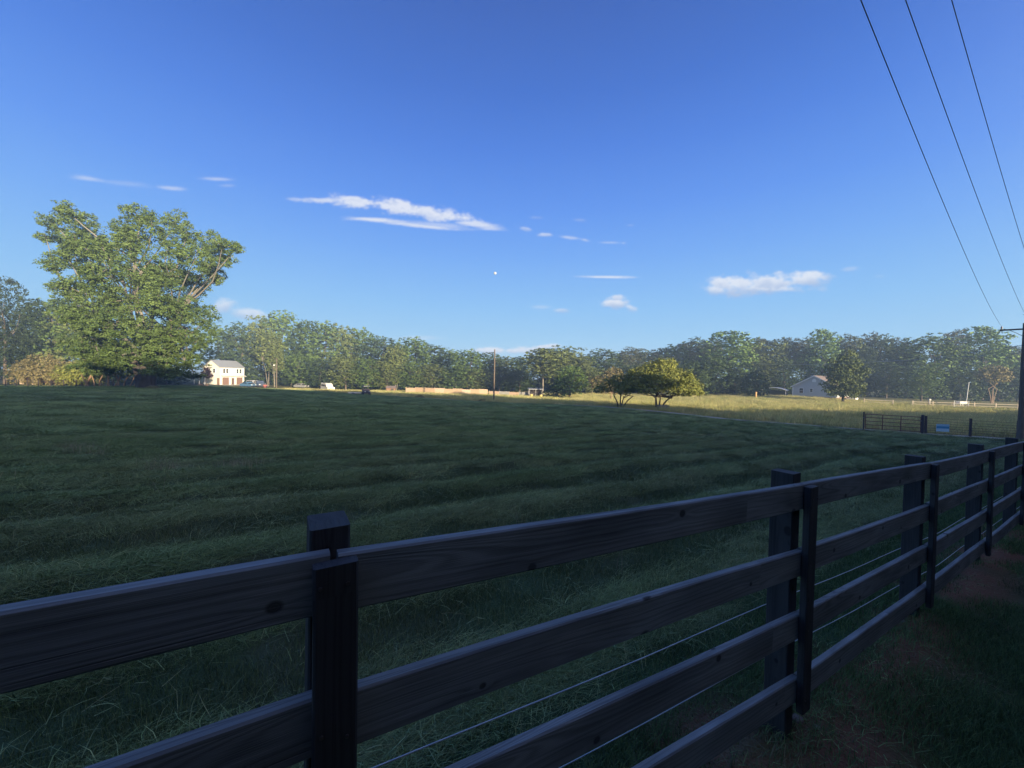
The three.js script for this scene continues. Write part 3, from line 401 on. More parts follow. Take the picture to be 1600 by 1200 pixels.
const W2 = [ // lower trees in front
  ['oakA', 470, 550, 124, 52], ['oakC', 500, 560, 122, 48], ['oakB', 540, 556, 120, 50], ['oakA', 575, 558, 120, 48], ['oakB', 605, 562, 121, 44], ['oakA', 640, 565, 124, 50], ['oakB', 675, 568, 125, 52], ['oakA', 712, 572, 124, 48], ['oakB', 745, 575, 124, 46], ['oakC', 455, 570, 126, 44], ['oakC', 780, 574, 126, 52], ['oakC', 812, 578, 124, 40], ['oakB', 925, 575, 116, 44], ['oakC', 990, 570, 122, 54], ['oakC', 1055, 568, 120, 46], ['oakC', 1225, 560, 112, 52], ['oakB', 1195, 562, 114, 40], ['oakC', 1350, 560, 112, 56], ['oakC', 1385, 565, 106, 56], ['oakA', 1440, 570, 98, 60], ['oakC', 1500, 575, 104, 56], ['oakC', 1540, 580, 108, 56], ['oakC', 1590, 575, 104, 60], ['oakC', 360, 560, 136, 50]];
const MARKS = [[40, 'beyond the dark red fence'], [300, 'behind the huge spreading tree'], [400, 'behind the white house'], [460, 'behind the yard light pole'], [530, 'behind the camper van'], [625, 'behind the utility vehicle'], [700, 'behind the tan privacy fence'], [790, 'behind the lone bare pole'], [870, 'behind the open shed'], [935, 'behind the small pointed tree'], [1060, 'behind the umbrella trees'], [1160, 'behind the cedars'], [1235, 'behind the carport'], [1350, 'behind the grey house'], [1480, 'behind the tan rail fence'], [1570, 'behind the grey tube gate'], [9999, 'behind the crossarm pole']];
const mark = px => MARKS.find(m => px < m[0])[1];
const LOOK = { oakA: 'rounded mid green tree', oakB: 'rounded olive green tree', oakC: 'rounded dark green tree', pine: 'tall clumped pine', oakD: 'big very dark evergreen', tall: 'thin-crowned tree with pale forking trunk' };
const vary = RNG(515);
for (const t of W1) { if (!['oakC', 'oakA', 'oakB', 'pine'].includes(t[0])) continue; t[2] += (vary() - 0.6) * 12; t[4] *= 0.85 + 0.4 * vary(); }
for (const t of W1) plant(...t, `${LOOK[t[0]]} in the woods ${mark(t[1])}`, t[0] === 'pine' ? 'pines in the woods' : WOOD);
for (const t of W2) plant(...t, `low ${LOOK[t[0]]} at the woodland front ${mark(t[1])}`, 'low trees along the woodland front');
for (const [px, d, top, w] of [[400, 132, 582, 60], [450, 132, 580, 60], [500, 130, 584, 60], [550, 130, 586, 60], [600, 130, 588, 60], [650, 132, 590, 60], [700, 132, 592, 60], [750, 132, 592, 60], [800, 132, 592, 60], [860, 132, 594, 60], [910, 130, 596, 60], [960, 128, 598, 60], [1010, 126, 596, 60], [1060, 124, 596, 60], [1110, 124, 596, 60], [1160, 122, 596, 60], [1210, 120, 596, 60], [1260, 118, 596, 60], [1310, 116, 596, 60], [1360, 112, 596, 60], [1410, 108, 600, 60], [1460, 106, 600, 60], [1510, 104, 600, 60], [1560, 104, 600, 60], [1610, 102, 600, 60], [0, 98, 580, 70], [60, 98, 582, 70], [130, 100, 584, 70], [200, 104, 584, 60], [260, 108, 586, 60]]) plant('shrub', px, top, d, w, `leafy understory shrub in the wood's shade ${mark(px)}`, 'shrubs under the woodland trees');
for (const [px, top, d, w] of [[420, 520, 122, 44], [429, 545, 119, 30], [618, 540, 122, 34], [848, 545, 110, 64], [905, 560, 118, 40], [1350, 545, 118, 36]]) plant('tall', px, top, d, w, `${LOOK.tall} ${mark(px)}`, 'pale trunked trees in the woods');
plant('fresh', 1138, 513, 122, 76, 'tallest bright green tree behind the cedars and carport', 'bright trees in the woods');
plant('fresh', 1284, 511, 122, 62, 'tall bright green tree rising behind the grey house', 'bright trees in the woods');
plant('fresh', 1535, 506, 112, 96, 'broad bright green tree behind the pole and rail fence', 'bright trees in the woods');
plant('fresh', 890, 570, 96, 44, 'small bright green pointed tree beside the open shed', 'bright trees in the woods');
plant('cedar', 1082, 566, 98, 62, 'rounded cedar behind the golden umbrella tree'); plant('cedar', 1118, 560, 99, 64, 'larger of the rounded cedars near the golden umbrella tree'); plant('cedar', 1148, 584, 100, 40, 'lowest rounded cedar at the end of the cedar clump');
plant('shrub', 1180, 588, 94, 40, 'round green bush between the cedars and the carport', 'bushes on the far lawns');
plant('shrub', 868, 604, 98, 30, 'low sunlit bush beside the open shed', 'bushes on the far lawns');

// small single trees
function single(name, label, category, px, py, depth, o) { const g = makeTree(name, label, category, o), p = drop(px, py, depth); g.position.copy(p); if (o.slim) g.scale.set(o.slim, 1, o.slim); return g; }
const k72 = 72 / F;
single('tan_bush', 'large tan yellow bush behind the wire fence beside the huge tree', 'bush', 78, 592, 74, { seed: 401, lobes: [[-4.5, 2.4, 0, 2.6, 2.2, 2.4], [-1, 3.6, 0.5, 3, 2.6, 2.8], [2.5, 2.8, -0.5, 2.8, 2.4, 2.6], [5, 2.2, 0, 2.2, 1.9, 2.2], [0, 2.0, 1.6, 3.4, 1.8, 2.2]].map(([x, y, z, rx, ry, rz]) => ({ x, y, z, rx, ry, rz })), trunkTop: 1.4, r: 0.12, sprigs: 1900, per: 7, leaf: 0.12, spread: 0.35, twigs: 4, ...lc('tan') });
single('yellow_green_bush', 'yellow green bush against the trunk side of the huge tree', 'bush', 128, 594, 70, { seed: 411, lobes: [[-2.2, 2.2, 0, 2.2, 2, 2], [0.8, 2.8, 0, 2.4, 2.3, 2.2], [2.8, 1.9, 0.4, 1.8, 1.7, 1.8]].map(([x, y, z, rx, ry, rz]) => ({ x, y, z, rx, ry, rz })), trunkTop: 1.2, r: 0.1, sprigs: 1100, per: 7, leaf: 0.13, spread: 0.35, ...lc('gold') });
single('purple_leaf_tree', 'small dark purple leaved tree in front of the white house gable', 'tree', 322, 602, 108, { seed: 421, lobes: [[0, 3.6, 0, 1.2, 0.9, 1.1], [-0.8, 2.7, 0.3, 0.9, 0.6, 0.8], [1.0, 2.8, 0, 0.8, 0.5, 0.8], [0.2, 4.4, 0, 0.7, 0.7, 0.7]].map(([x, y, z, rx, ry, rz]) => ({ x, y, z, rx, ry, rz })), trunkTop: 2.2, r: 0.1, sprigs: 200, per: 5, leaf: 0.2, spread: 0.4, twigs: 2, colA: [0.05, 0.03, 0.03], colB: [0.10, 0.05, 0.04] });
single('tan_leaf_tree', 'tan leaved bare-branched tree behind the twin umbrella trees', 'tree', 955, 628, 84, { seed: 431, lobes: [[0, 4.6, 0, 2.8, 2.2, 2.6], [-2.6, 3.8, 0, 2.2, 1.9, 2], [2.6, 3.8, 0, 2.2, 1.8, 2], [0.5, 6.2, 0, 1.9, 1.2, 1.8], [-1.5, 2.6, 0.5, 2, 1.1, 1.8], [1.8, 2.4, 0.3, 2, 1, 1.8]].map(([x, y, z, rx, ry, rz]) => ({ x, y, z, rx, ry, rz })), trunkTop: 1.8, r: 0.2, bark: BARK.tan, sprigs: 560, per: 5, leaf: 0.18, spread: 0.4, twigs: 5, ...lc('tan') });
single('tan_leaf_tree', 'round tan topped tree against the dark woods behind the rail fence', 'tree', 1550, 632, 94, { seed: 441, lobes: [[0, 7.6, 0, 2.6, 1.7, 2.4], [-2, 6.6, 0, 1.9, 1.4, 1.8], [2.1, 6.5, 0, 1.9, 1.4, 1.8], [0.3, 6, 0.8, 2, 1.2, 1.8]].map(([x, y, z, rx, ry, rz]) => ({ x, y, z, rx, ry, rz })), trunkTop: 3.6, r: 0.17, bark: BARK.tan, stems: [[0, 0, 0, 0, 1], [0.2, 0, 0.9, 0, 0.6], [-0.2, 0, -0.9, 0, 0.6]], sprigs: 480, per: 5, leaf: 0.2, spread: 0.4, twigs: 3, ...lc('tan') });
single('maple_tree', 'broad sidelit tree standing in front of the grey house', 'tree', 1317, 627, 80, { slim: 0.84, seed: 451, h: 10, w: 10, lobes: [...roundLobes(91, 10.2, 10, 0.1, 20, 0.45), { x: -3.6, y: 2.3, z: 0.6, rx: 2, ry: 1, rz: 1.8 }, { x: 3.4, y: 2.6, z: 0, rx: 2, ry: 1.1, rz: 1.8 }], trunkTop: 3.2, r: 0.34, bark: BARK.dark, minY: 1.2, sprigs: 2300, per: 6, leaf: 0.19, spread: 0.42, boughs: 4, limbEvery: 2, colA: [0.06, 0.09, 0.03], colB: [0.12, 0.145, 0.045] });
// the two low umbrella trees on the field's far edge
single('umbrella_tree', 'smaller many-stemmed umbrella tree joined to the golden one', 'tree', 969, 637, 55.5, { seed: 461, lobes: [[-1.6, 3.2, 0, 1.7, 1.0, 1.7], [0.4, 4, 0, 1.9, 0.9, 1.9], [1.6, 3.3, 0, 1.7, 0.9, 1.6], [-2.8, 2.5, 0.2, 1.2, 0.5, 1.3], [-0.4, 3.1, -1.2, 1.7, 0.9, 1.4], [0.4, 3, 1.3, 1.7, 0.8, 1.3], [2.6, 2.7, 0, 1.2, 0.5, 1.2]].map(([x, y, z, rx, ry, rz]) => ({ x, y, z, rx, ry, rz })), trunkTop: 1.7, r: 0.13, bark: BARK.dark, stems: [[-0.2, 0, -0.75, 0.1, 0.9], [0, 0.1, 0.0, -0.1, 0.9], [0.15, 0, 0.35, 0.1, 0.8], [0.3, 0, 1.5, 0, 0.8]], minY: 1.7, sprigs: 800, per: 5, leaf: 0.14, thin: 0.45, spread: 0.35, flat: 0.4, twigs: 3, ...lc('gold') });
single('umbrella_tree', 'wide golden topped umbrella tree beside the wooden trough', 'tree', 1027, 640, 53, { seed: 471, lobes: [[0, 5.6, 0, 2.4, 1.1, 2.3], [-2.2, 4.7, 0, 2.2, 1.1, 2.2], [2.4, 4.6, 0, 2.2, 1.15, 2.2], [0.2, 4.4, 1.2, 3, 1.2, 2], [-3.6, 3.2, 0.3, 1.9, 0.75, 1.9], [3.8, 3.1, 0, 1.9, 0.8, 1.9], [0.3, 3.8, 2.0, 2.6, 1.1, 1.7], [-0.3, 3.9, -2.0, 2.6, 1.1, 1.7], [1.6, 2.9, 1.4, 2.2, 0.7, 1.6], [-1.8, 2.9, 1.4, 2.2, 0.7, 1.6], [3.6, 4.0, 0.4, 1.6, 1.1, 1.6], [-3.3, 4.0, 0.4, 1.6, 1.0, 1.6], [4.6, 3.2, 0.4, 1.4, 0.9, 1.4], [5.1, 2.4, 0, 1.3, 0.45, 1.3], [-4.8, 2.5, 0, 1.3, 0.45, 1.3], [0.8, 6.3, 0.2, 1.7, 0.8, 1.6], [3.2, 2.5, 1.5, 1.6, 0.5, 1.4]].map(([x, y, z, rx, ry, rz]) => ({ x, y, z, rx, ry, rz })), trunkTop: 1.9, r: 0.19, bark: BARK.dark, stems: [[-0.15, 0, -0.1, 0, 1], [0.25, 0, 0.1, 0.1, 0.7], [0.3, 0.1, 1.6, 0, 0.75]], minY: 1.75, sprigs: 4000, per: 6, leaf: 0.12, thin: 0.45, spread: 0.36, flat: 0.6, twigs: 3, ...lc('gold') });

// the huge spreading tree at the left: lobes of its crown [px, py, rx, ry] with their own depth
{
  const rr = RNG(606), d0 = 58, s = d0 / F, base = drop(229, 606, d0), lobes = [], groundPy = 606;
  const add = (px, py, rx, ry, dz, tint = 0) => { const d = d0 - dz, q = at(px, py, d).sub(base), f = d / F, wide = 1 / Math.sqrt(1 + ((px - 800) / F) ** 2); lobes.push({ x: q.x, y: q.y, z: q.z, rx: rx * f * wide, ry: ry * f, rz: rx * f * wide, tint }); };
  for (const [px, py, rx, ry] of [[80, 350, 28, 22], [112, 336, 30, 18], [142, 350, 24, 22], [70, 372, 20, 12], [78, 418, 24, 12], [108, 408, 30, 18], [120, 378, 34, 24], [160, 392, 34, 30], [192, 352, 26, 20], [220, 336, 28, 18], [240, 352, 22, 20], [205, 380, 32, 28], [270, 350, 20, 18], [292, 368, 24, 20], [262, 386, 30, 26], [325, 378, 24, 18], [352, 388, 20, 12], [370, 388, 14, 8], [338, 402, 22, 14], [300, 405, 30, 24], [322, 420, 18, 16], [150, 432, 38, 24], [215, 428, 40, 30], [265, 432, 36, 28], [112, 452, 34, 20], [300, 448, 26, 22], [180, 468, 44, 28], [240, 474, 40, 30], [120, 492, 44, 26], [290, 486, 34, 26], [325, 500, 24, 22], [170, 510, 44, 28], [225, 520, 44, 30], [270, 525, 38, 28], [316, 532, 22, 22], [140, 540, 44, 24], [190, 556, 44, 24], [245, 562, 44, 24], [284, 562, 30, 20], [155, 574, 36, 14], [258, 584, 40, 10], [318, 440, 14, 14], [335, 424, 20, 15], [355, 405, 20, 14], [345, 440, 14, 10], [300, 590, 16, 6]]) {
    const low = clamp((py - 330) / 250), R = (5 + 6 * Math.sin(Math.PI * clamp(0.2 + low * 0.7))), n = rx > 30 ? 2 : 1;
    for (let k = 0; k < n; k++) add(px + (rr() - 0.5) * 12, py + (rr() - 0.5) * 8, rx * (0.9 + 0.2 * rr()), ry * (0.9 + 0.2 * rr()), n === 2 ? (k ? -1 : 1) * R * (0.35 + 0.45 * rr()) : (rr() - 0.5) * R * 1.1);
  }
  const g = thing('spreading_tree', 'huge spreading green tree with pale limbs at the edge of the field', 'tree', base.x, base.y, base.z, 0), wood = [], fork = V3(0.2, 5.0, 0);
  wood.push(tube([V3(0, -0.6, 0), V3(0.05, 1.2, 0), V3(0.1, 3, 0), fork], 1.25, 0.75, 8, 10)); wood.push(tube([V3(-0.6, -0.4, 0.3), V3(-0.8, 2, 0.4), V3(-2.2, 6, 0.8)], 0.6, 0.4, 6, 8)); wood.push(tube([V3(0.6, -0.4, 0), V3(0.9, 2, 0), V3(2.4, 6, -0.5)], 0.6, 0.4, 6, 8));
  part(g, 'trunk', merge(wood), bark(0.10, 0.085, 0.07));
  const mains = [[-9, 13, 1], [-4.6, 16.5, -1], [-1, 20.5, 1], [3.5, 17, 1], [6.6, 13.8, 0], [-8, 9, 2], [7.5, 9, 1.5], [1, 14, 3]].map(a => V3(...a));
  mains.forEach(m => { const w = []; const mid = fork.clone().lerp(m, 0.5); mid.x += (rr() - 0.5) * 1.5; mid.y -= 0.6; w.push(tube([fork.clone().add(V3(0, -0.8, 0)), mid, m], 0.34, 0.11, 7, 7));
    lobes.filter(l => { let best = null, bd = 1e9; for (const q of mains) { const d = q.distanceToSquared(V3(l.x, l.y, l.z)); if (d < bd) { bd = d; best = q; } } return best === m; }).forEach(l => { const from = mid.clone().lerp(m, 0.3 + 0.7 * rr()); w.push(limb(rr, from, V3(l.x, l.y, l.z), 0.13, 0.05)); for (let k = 0; k < 3; k++) w.push(limb(rr, V3(l.x, l.y, l.z), V3(l.x + (rr() * 1.4 - 0.7) * l.rx, l.y + (rr() * 1.1 - 0.3) * l.ry, l.z + (rr() * 1.4 - 0.6) * l.rz), 0.055, 0.02, 0.05, 3, 4)); });
    part(g, 'limb', merge(w), BARK.limb); });
  part(g, 'crown', leafCloud(607, lobes, { sprigs: 11500, per: 17, leaf: 0.115, spread: 0.4, boughs: 6, minY: 1.6, lift: 0.3, colA: [0.050, 0.085, 0.022], colB: [0.105, 0.150, 0.040] }), leafMat);
  // leaning stems of the thicket behind the trunk
  const th = drop(176, 603, 62), tg = thing('multi_stem_shrub', 'thicket of bare leaning orange brown stems under the huge tree', 'shrub', th.x, th.y, th.z), ss = 62 / F, sm = bark(0.46, 0.30, 0.17);
  for (const [px, lean, r, h] of [[133, 1.0, 0.2, 2.2], [140, -1.6, 0.12, 2.0], [155, 0.5, 0.1, 2.0], [170, 0.2, 0.16, 2.2], [178, 1.3, 0.15, 2.2], [186, -0.7, 0.12, 2.2], [193, 1.0, 0.11, 2.2], [201, 1.2, 0.09, 2.0], [208, 0.9, 0.08, 1.9], [148, -0.8, 0.1, 1.9]]) { const x = (px - 176) * ss, gy = groundY(th.x + x, th.z) - th.y; part(tg, 'stem', tube([V3(x, gy - 0.2, 0), V3(x + lean * 0.45, gy + h * 0.5, (rr() - 0.5) * 0.4), V3(x + lean, gy + h, (rr() - 0.5) * 0.6)], r, r * 0.7, 5, 6), sm); }
  part(tg, 'foliage', leafCloud(608, [[-3.6, 3.2, -0.5, 2.2, 1.3, 1.8], [-1.4, 3.4, 0, 2.2, 1.3, 1.8], [1, 3.3, -0.3, 2.2, 1.3, 1.8], [3, 3.0, 0, 1.9, 1.2, 1.6]].map(([x, y, z, rx, ry, rz]) => ({ x, y, z, rx, ry, rz })), { sprigs: 500, per: 5, leaf: 0.2, spread: 0.4, minY: 1.7, ...lc('mid') }), leafMat);
}
// the shelter belt along the road behind and beside the camera: it throws the long shade over the field
proto('belt', 'roadside_tree', 'tall dense roadside tree of the belt behind the board fence', 'tree', { seed: 381, h: 18, w: 12, lobes: roundLobes(97, 18, 12, 0.03, 20, 0.5), trunkTop: 7, r: 0.34, sprigs: 1000, per: 4, leaf: 0.6, spread: 0.7, limbEvery: 4, group: 'roadside belt behind the fence', ...lc('dark') });
proto('leakShrub', 'added_shade_shrub', 'dense unseen shrub added under the belt to block leaking sun', 'shrub', { seed: 391, h: 6, w: 8, lobes: roundLobes(101, 6, 8, 0.0, 14, 0.4), trunkTop: 1.5, r: 0.1, sprigs: 620, per: 4, leaf: 0.5, spread: 0.55, limbEvery: 5, group: 'added unseen shrubs under the belt', ...lc('dark') });  // unseen shrubs, added to stop sun passing beneath the belt crowns
{
  const mk = (x, z, h, w, src) => { const first = P[src].first, o = first ? P[src] : copyOf(P[src]); P[src].first = false; o.position.set(x, groundY(x, z), z); o.rotation.y = treeSeed() * 6.283; o.scale.set(w / P[src].userData.w, h / P[src].userData.h, w / P[src].userData.w); };
  const B = (t, back, h, w, src = 'belt') => mk(F0.x + FD.x * t - FN.x * back, F0.z + FD.z * t - FN.z * back, h, w, src);
  let i = 0;
  for (let t = -36; t <= 46; t += 5) { B(t, 11.5 + (i % 2) * 1.5, (t > 33 ? 10.4 : 11.6) + (i * 7 % 5) * 0.3, 12.5); B(t + 1, 18, (t > 33 ? 11.2 : 12.4) + (i * 3 % 4) * 0.3, 13); i++; }
  B(51, 12, 7.2, 7); B(56, 12.5, 5.2, 8);
  for (let t = 61; t <= 121; t += 5) { B(t, 12 + (i % 2), 5.6 - (t - 60) * 0.045 + (i * 7 % 5) * 0.12, 8); i++; }
  for (let t = -38; t <= 121; t += 4.5) { B(t, 9.5 + (i % 3) * 0.8, (t < 50 ? 4.6 : 3.0 - (t - 50) * 0.012) + (i % 4) * 0.2, 8, 'leakShrub'); i++; }  // row added out of view to close the sunny gaps under the belt
}
/* ---------------------------------------------------------------- lane, houses, sheds, fences, vehicles, poles */
{ // the pale gravel lane, following the slope
  const cv = new THREE.CatmullRomCurve3(laneP), n = 260, pos = [], idx = [], uv = [];
  for (let i = 0; i <= n; i++) { const p = cv.getPoint(i / n), t = cv.getTangent(i / n), nx = -t.z, nz = t.x, L = Math.hypot(nx, nz); for (let k = 0; k <= 4; k++) { const o = (k / 4 - 0.5) * (1.9 + 0.3 * noise(i * 0.4, k)), x = p.x + nx / L * o, z = p.z + nz / L * o; pos.push(x, groundY(x, z) + 0.06 - Math.abs(k - 2) * 0.006, z); uv.push(k, i); } }
  for (let i = 0; i < n; i++) for (let k = 0; k < 4; k++) { const a = i * 5 + k; idx.push(a, a + 5, a + 1, a + 1, a + 5, a + 6); }
  const g = new THREE.BufferGeometry(); g.setAttribute('position', new THREE.Float32BufferAttribute(pos, 3)); g.setAttribute('uv', new THREE.Float32BufferAttribute(uv, 2)); g.setIndex(idx); g.computeVertexNormals(); if (g.attributes.normal.getY(10) < 0) { const q = g.index.array; for (let k = 0; k < q.length; k += 3) { const t = q[k]; q[k] = q[k + 1]; q[k + 1] = t; } g.computeVertexNormals(); }
  structure('gravel_lane', g, std(0.30, 0.29, 0.25, 0.95, { side: THREE.DoubleSide }));
}
const MAT = { white: std(0.80, 0.76, 0.66, 0.7), trim: std(0.80, 0.79, 0.76, 0.6), metalRoof: std(0.42, 0.44, 0.47, 0.45, { metalness: 0.3 }), garage: std(0.22, 0.13, 0.10, 0.7), glass: new THREE.MeshPhysicalMaterial({ color: new THREE.Color().setRGB(0.03, 0.035, 0.04), roughness: 0.08, metalness: 0, clearcoat: 1 }), grey: std(0.47, 0.49, 0.50, 0.75), shingle: std(0.20, 0.155, 0.13, 0.9), brick: std(0.24, 0.13, 0.09, 0.9), dark: std(0.025, 0.025, 0.028, 0.6), tyre: std(0.02, 0.02, 0.02, 0.85), rim: std(0.5, 0.5, 0.52, 0.35, { metalness: 0.8 }), chrome: std(0.6, 0.6, 0.62, 0.2, { metalness: 0.9 }), lamp: std(0.75, 0.74, 0.7, 0.2), red: std(0.45, 0.05, 0.035, 0.5), tan: std(0.46, 0.34, 0.23, 0.85), weather: std(0.24, 0.23, 0.21, 0.9), maroon: std(0.15, 0.04, 0.03, 0.8), pole: bark(0.20, 0.155, 0.115), wire: std(0.07, 0.075, 0.09, 0.6), steel: std(0.30, 0.31, 0.32, 0.5, { metalness: 0.7 }) };
// a gabled house body: ridge along local x, front facing local +z
function gableBody(g, w, d, eave, ridge, wall, roof, over = 0.35) {
  const s = new THREE.Shape(); s.moveTo(-d / 2, -0.6); s.lineTo(d / 2, -0.6); s.lineTo(d / 2, eave); s.lineTo(0, ridge); s.lineTo(-d / 2, eave); s.closePath();
  const e = new THREE.ExtrudeGeometry(s, { depth: w, bevelEnabled: false }); e.translate(0, 0, -w / 2); e.rotateY(Math.PI / 2); const wl = part(g, 'wall', e, wall);
  const sl = Math.hypot(d / 2 + over, (ridge - eave) * (1 + over / (d / 2))), a = Math.atan2(ridge - eave, d / 2), rf = [];
  for (const k of [-1, 1]) { const b = box(w + 2 * over, 0.14, sl, 0, 0, 0, 0, k * a, 0); b.translate(0, ridge + 0.12 - Math.sin(a) * sl / 2, k * Math.cos(a) * sl / 2); rf.push(b); }
  const r = part(g, 'roof', merge(rf), roof);
  return { wl, r, a, sl };
}
function windowOn(g, w, h, x, y, z, face = 'z', mat = MAT.trim, panes = 2) { // frame standing proud, dark pane set back, sash bar
  const grp = []; const f = 0.09; grp.push(box(w + 2 * f, f, 0.1, 0, h / 2 + f / 2, 0), box(w + 2 * f, f, 0.12, 0, -h / 2 - f / 2, 0), box(f, h, 0.1, -w / 2 - f / 2, 0, 0), box(f, h, 0.1, w / 2 + f / 2, 0, 0), box(w, 0.05, 0.08, 0, 0, 0));
  const fg = merge(grp), pg = new THREE.BoxGeometry(w, h, 0.04); const ry = face === 'x-' ? -Math.PI / 2 : face === 'x+' ? Math.PI / 2 : 0;
  fg.rotateY(ry); pg.rotateY(ry); const m = part(g, 'window', fg, mat); m.position.set(x, y, z); part(m, 'pane', pg, MAT.glass); return m;
}
{ // white two-storey garage house
  const c = drop(344, 602, 118), a = 77 * D2R, W = 8.0, Dp = 6.6, ca = Math.cos(a), sa = Math.sin(a);
  // local corner (-W/2, +D/2) sits at the near corner seen in the photograph
  const lx = -W / 2, lz = Dp / 2, x = c.x - (lx * ca + lz * sa), z = c.z - (-lx * sa + lz * ca);
  const g = thing('white_house', 'white two-storey house with brown garage doors and grey metal roof', 'house', x, c.y, z, a);
  gableBody(g, W, Dp, 5.4, 7.5, MAT.white, MAT.metalRoof, 0.25);
  for (const gx of [-2.3, 2.4]) { const d = part(g, 'garage_door', box(2.2, 2.3, 0.08, 0, 0, 0), MAT.garage); d.position.set(gx, 1.15, Dp / 2 + 0.03); for (let i = 0; i < 4; i++) part(d, 'panel', box(2.0, 0.48, 0.05, 0, -0.86 + i * 0.57, 0.04), MAT.garage); part(d, 'door_trim', merge([box(0.14, 2.45, 0.14, -1.17, 0.06, 0.01), box(0.14, 2.45, 0.14, 1.17, 0.06, 0.01), box(2.48, 0.14, 0.14, 0, 1.23, 0.01)]), MAT.trim); }
  const dr = part(g, 'door', box(0.95, 2.1, 0.08), std(0.16, 0.10, 0.08, 0.6)); dr.position.set(0.1, 1.05, Dp / 2 + 0.03); part(dr, 'handle', box(0.05, 0.12, 0.06, 0.36, -0.02, 0.06), MAT.steel); part(dr, 'door_trim', merge([box(0.12, 2.2, 0.12, -0.54, 0.05, 0.01), box(0.12, 2.2, 0.12, 0.54, 0.05, 0.01)]), MAT.trim);
  part(g, 'canopy_roof', box(W + 0.1, 0.1, 1.1, 0, 2.85, Dp / 2 + 0.5, 0, 0.28), MAT.trim);
  for (const wx of [-2.8, -1.8, 1.7, 2.7]) windowOn(g, 0.65, 1.3, wx, 4.3, Dp / 2 + 0.03);
  const sd = part(g, 'side_door', box(0.08, 2.1, 0.95), std(0.28, 0.17, 0.11, 0.6)); sd.position.set(-W / 2 - 0.03, 1.05, 2.6); part(sd, 'handle', box(0.06, 0.12, 0.05, -0.06, 0, 0.3), MAT.steel);
  windowOn(g, 0.8, 1.2, -W / 2 - 0.03, 4.3, 1.0, 'x-');
  part(g, 'corner_board', merge([box(0.14, 5.5, 0.14, -W / 2, 2.75, Dp / 2), box(0.14, 5.5, 0.14, W / 2, 2.75, Dp / 2)]), MAT.trim);
  // low white porch built on to the gable end
  const pr = part(g, 'porch', merge([box(3.0, 0.14, 4.6, -W / 2 - 1.5, 2.55, -1.2, 0, 0, 0.12), box(0.14, 2.4, 0.14, -W / 2 - 2.8, 1.2, -3.2), box(0.14, 2.4, 0.14, -W / 2 - 2.8, 1.2, 0.9), box(0.14, 2.4, 0.14, -W / 2 - 2.8, 1.2, -1.2)]), MAT.trim); pr.userData.label = 'white lean-to porch on the gable end';
  const cd = c.clone(); // concrete apron before the garage
  const apx = part(g, 'apron', box(W, 0.1, 3.2, 0, -0.0, Dp / 2 + 1.7), std(0.45, 0.42, 0.38, 0.9));
}
{ // grey gabled house
  const c = drop(1238, 623, 96), a = 38 * D2R, W = 12, Dp = 8.6, ca = Math.cos(a), sa = Math.sin(a), lx = -W / 2, lz = -Dp / 2;
  const x = c.x - (lx * ca + lz * sa), z = c.z - (-lx * sa + lz * ca);
  const g = thing('grey_house', 'grey single-storey house with white trim and brown roof behind the tree', 'house', x, groundY(x, z) + 0.1, z, a);
  gableBody(g, W, Dp, 2.75, 5.35, MAT.grey, MAT.shingle, 0.35);
  part(g, 'foundation', box(W + 0.06, 1.0, Dp + 0.06, 0, -0.1, 0), MAT.brick);
  const al = Math.atan2(2.6, Dp / 2), L = Math.hypot(2.6, Dp / 2) + 0.45; const rk = []; for (const k of [-1, 1]) { const b = box(0.1, 0.22, L, 0, 0, 0, 0, k * al, 0); b.translate(-W / 2 - 0.36, 5.35 + 0.05 - Math.sin(al) * L / 2, k * Math.cos(al) * L / 2); rk.push(b); } part(g, 'rake_trim', merge(rk), MAT.trim);
  part(g, 'corner_board', merge([box(0.14, 2.7, 0.16, -W / 2 - 0.01, 1.45, Dp / 2 - 0.05), box(0.14, 2.7, 0.16, -W / 2 - 0.01, 1.45, -Dp / 2 + 0.05)]), MAT.trim);
  windowOn(g, 0.75, 1.15, -W / 2 - 0.03, 1.75, -2.5, 'x-'); windowOn(g, 0.5, 0.75, -W / 2 - 0.03, 1.9, -0.5, 'x-');
  const vt = part(g, 'gable_vent', (() => { const s = new THREE.CylinderGeometry(0.38, 0.38, 0.08, 14, 1, false, 0, Math.PI); s.rotateZ(Math.PI / 2); s.rotateX(0); return merge([s, box(0.08, 0.4, 0.76, 0, -0.2, 0)]); })(), MAT.trim); vt.position.set(-W / 2 - 0.05, 4.3, 0);
  part(g, 'chimney', box(0.6, 1.4, 0.6, 3, 5.4, 0.8), MAT.brick);
  for (const wx of [-3.5, 0, 3.5]) windowOn(g, 0.8, 1.2, wx, 1.6, Dp / 2 + 0.03);
  const pz = Dp / 2 + 0.9; part(g, 'porch', merge([box(3, 0.12, 1.8, 4, 2.6, pz, 0, 0.12), box(0.14, 2.6, 0.14, 2.6, 1.25, pz + 0.7), box(0.14, 2.6, 0.14, 5.4, 1.25, pz + 0.7), box(3, 0.5, 1.8, 4, 0, pz)]), MAT.trim);
}
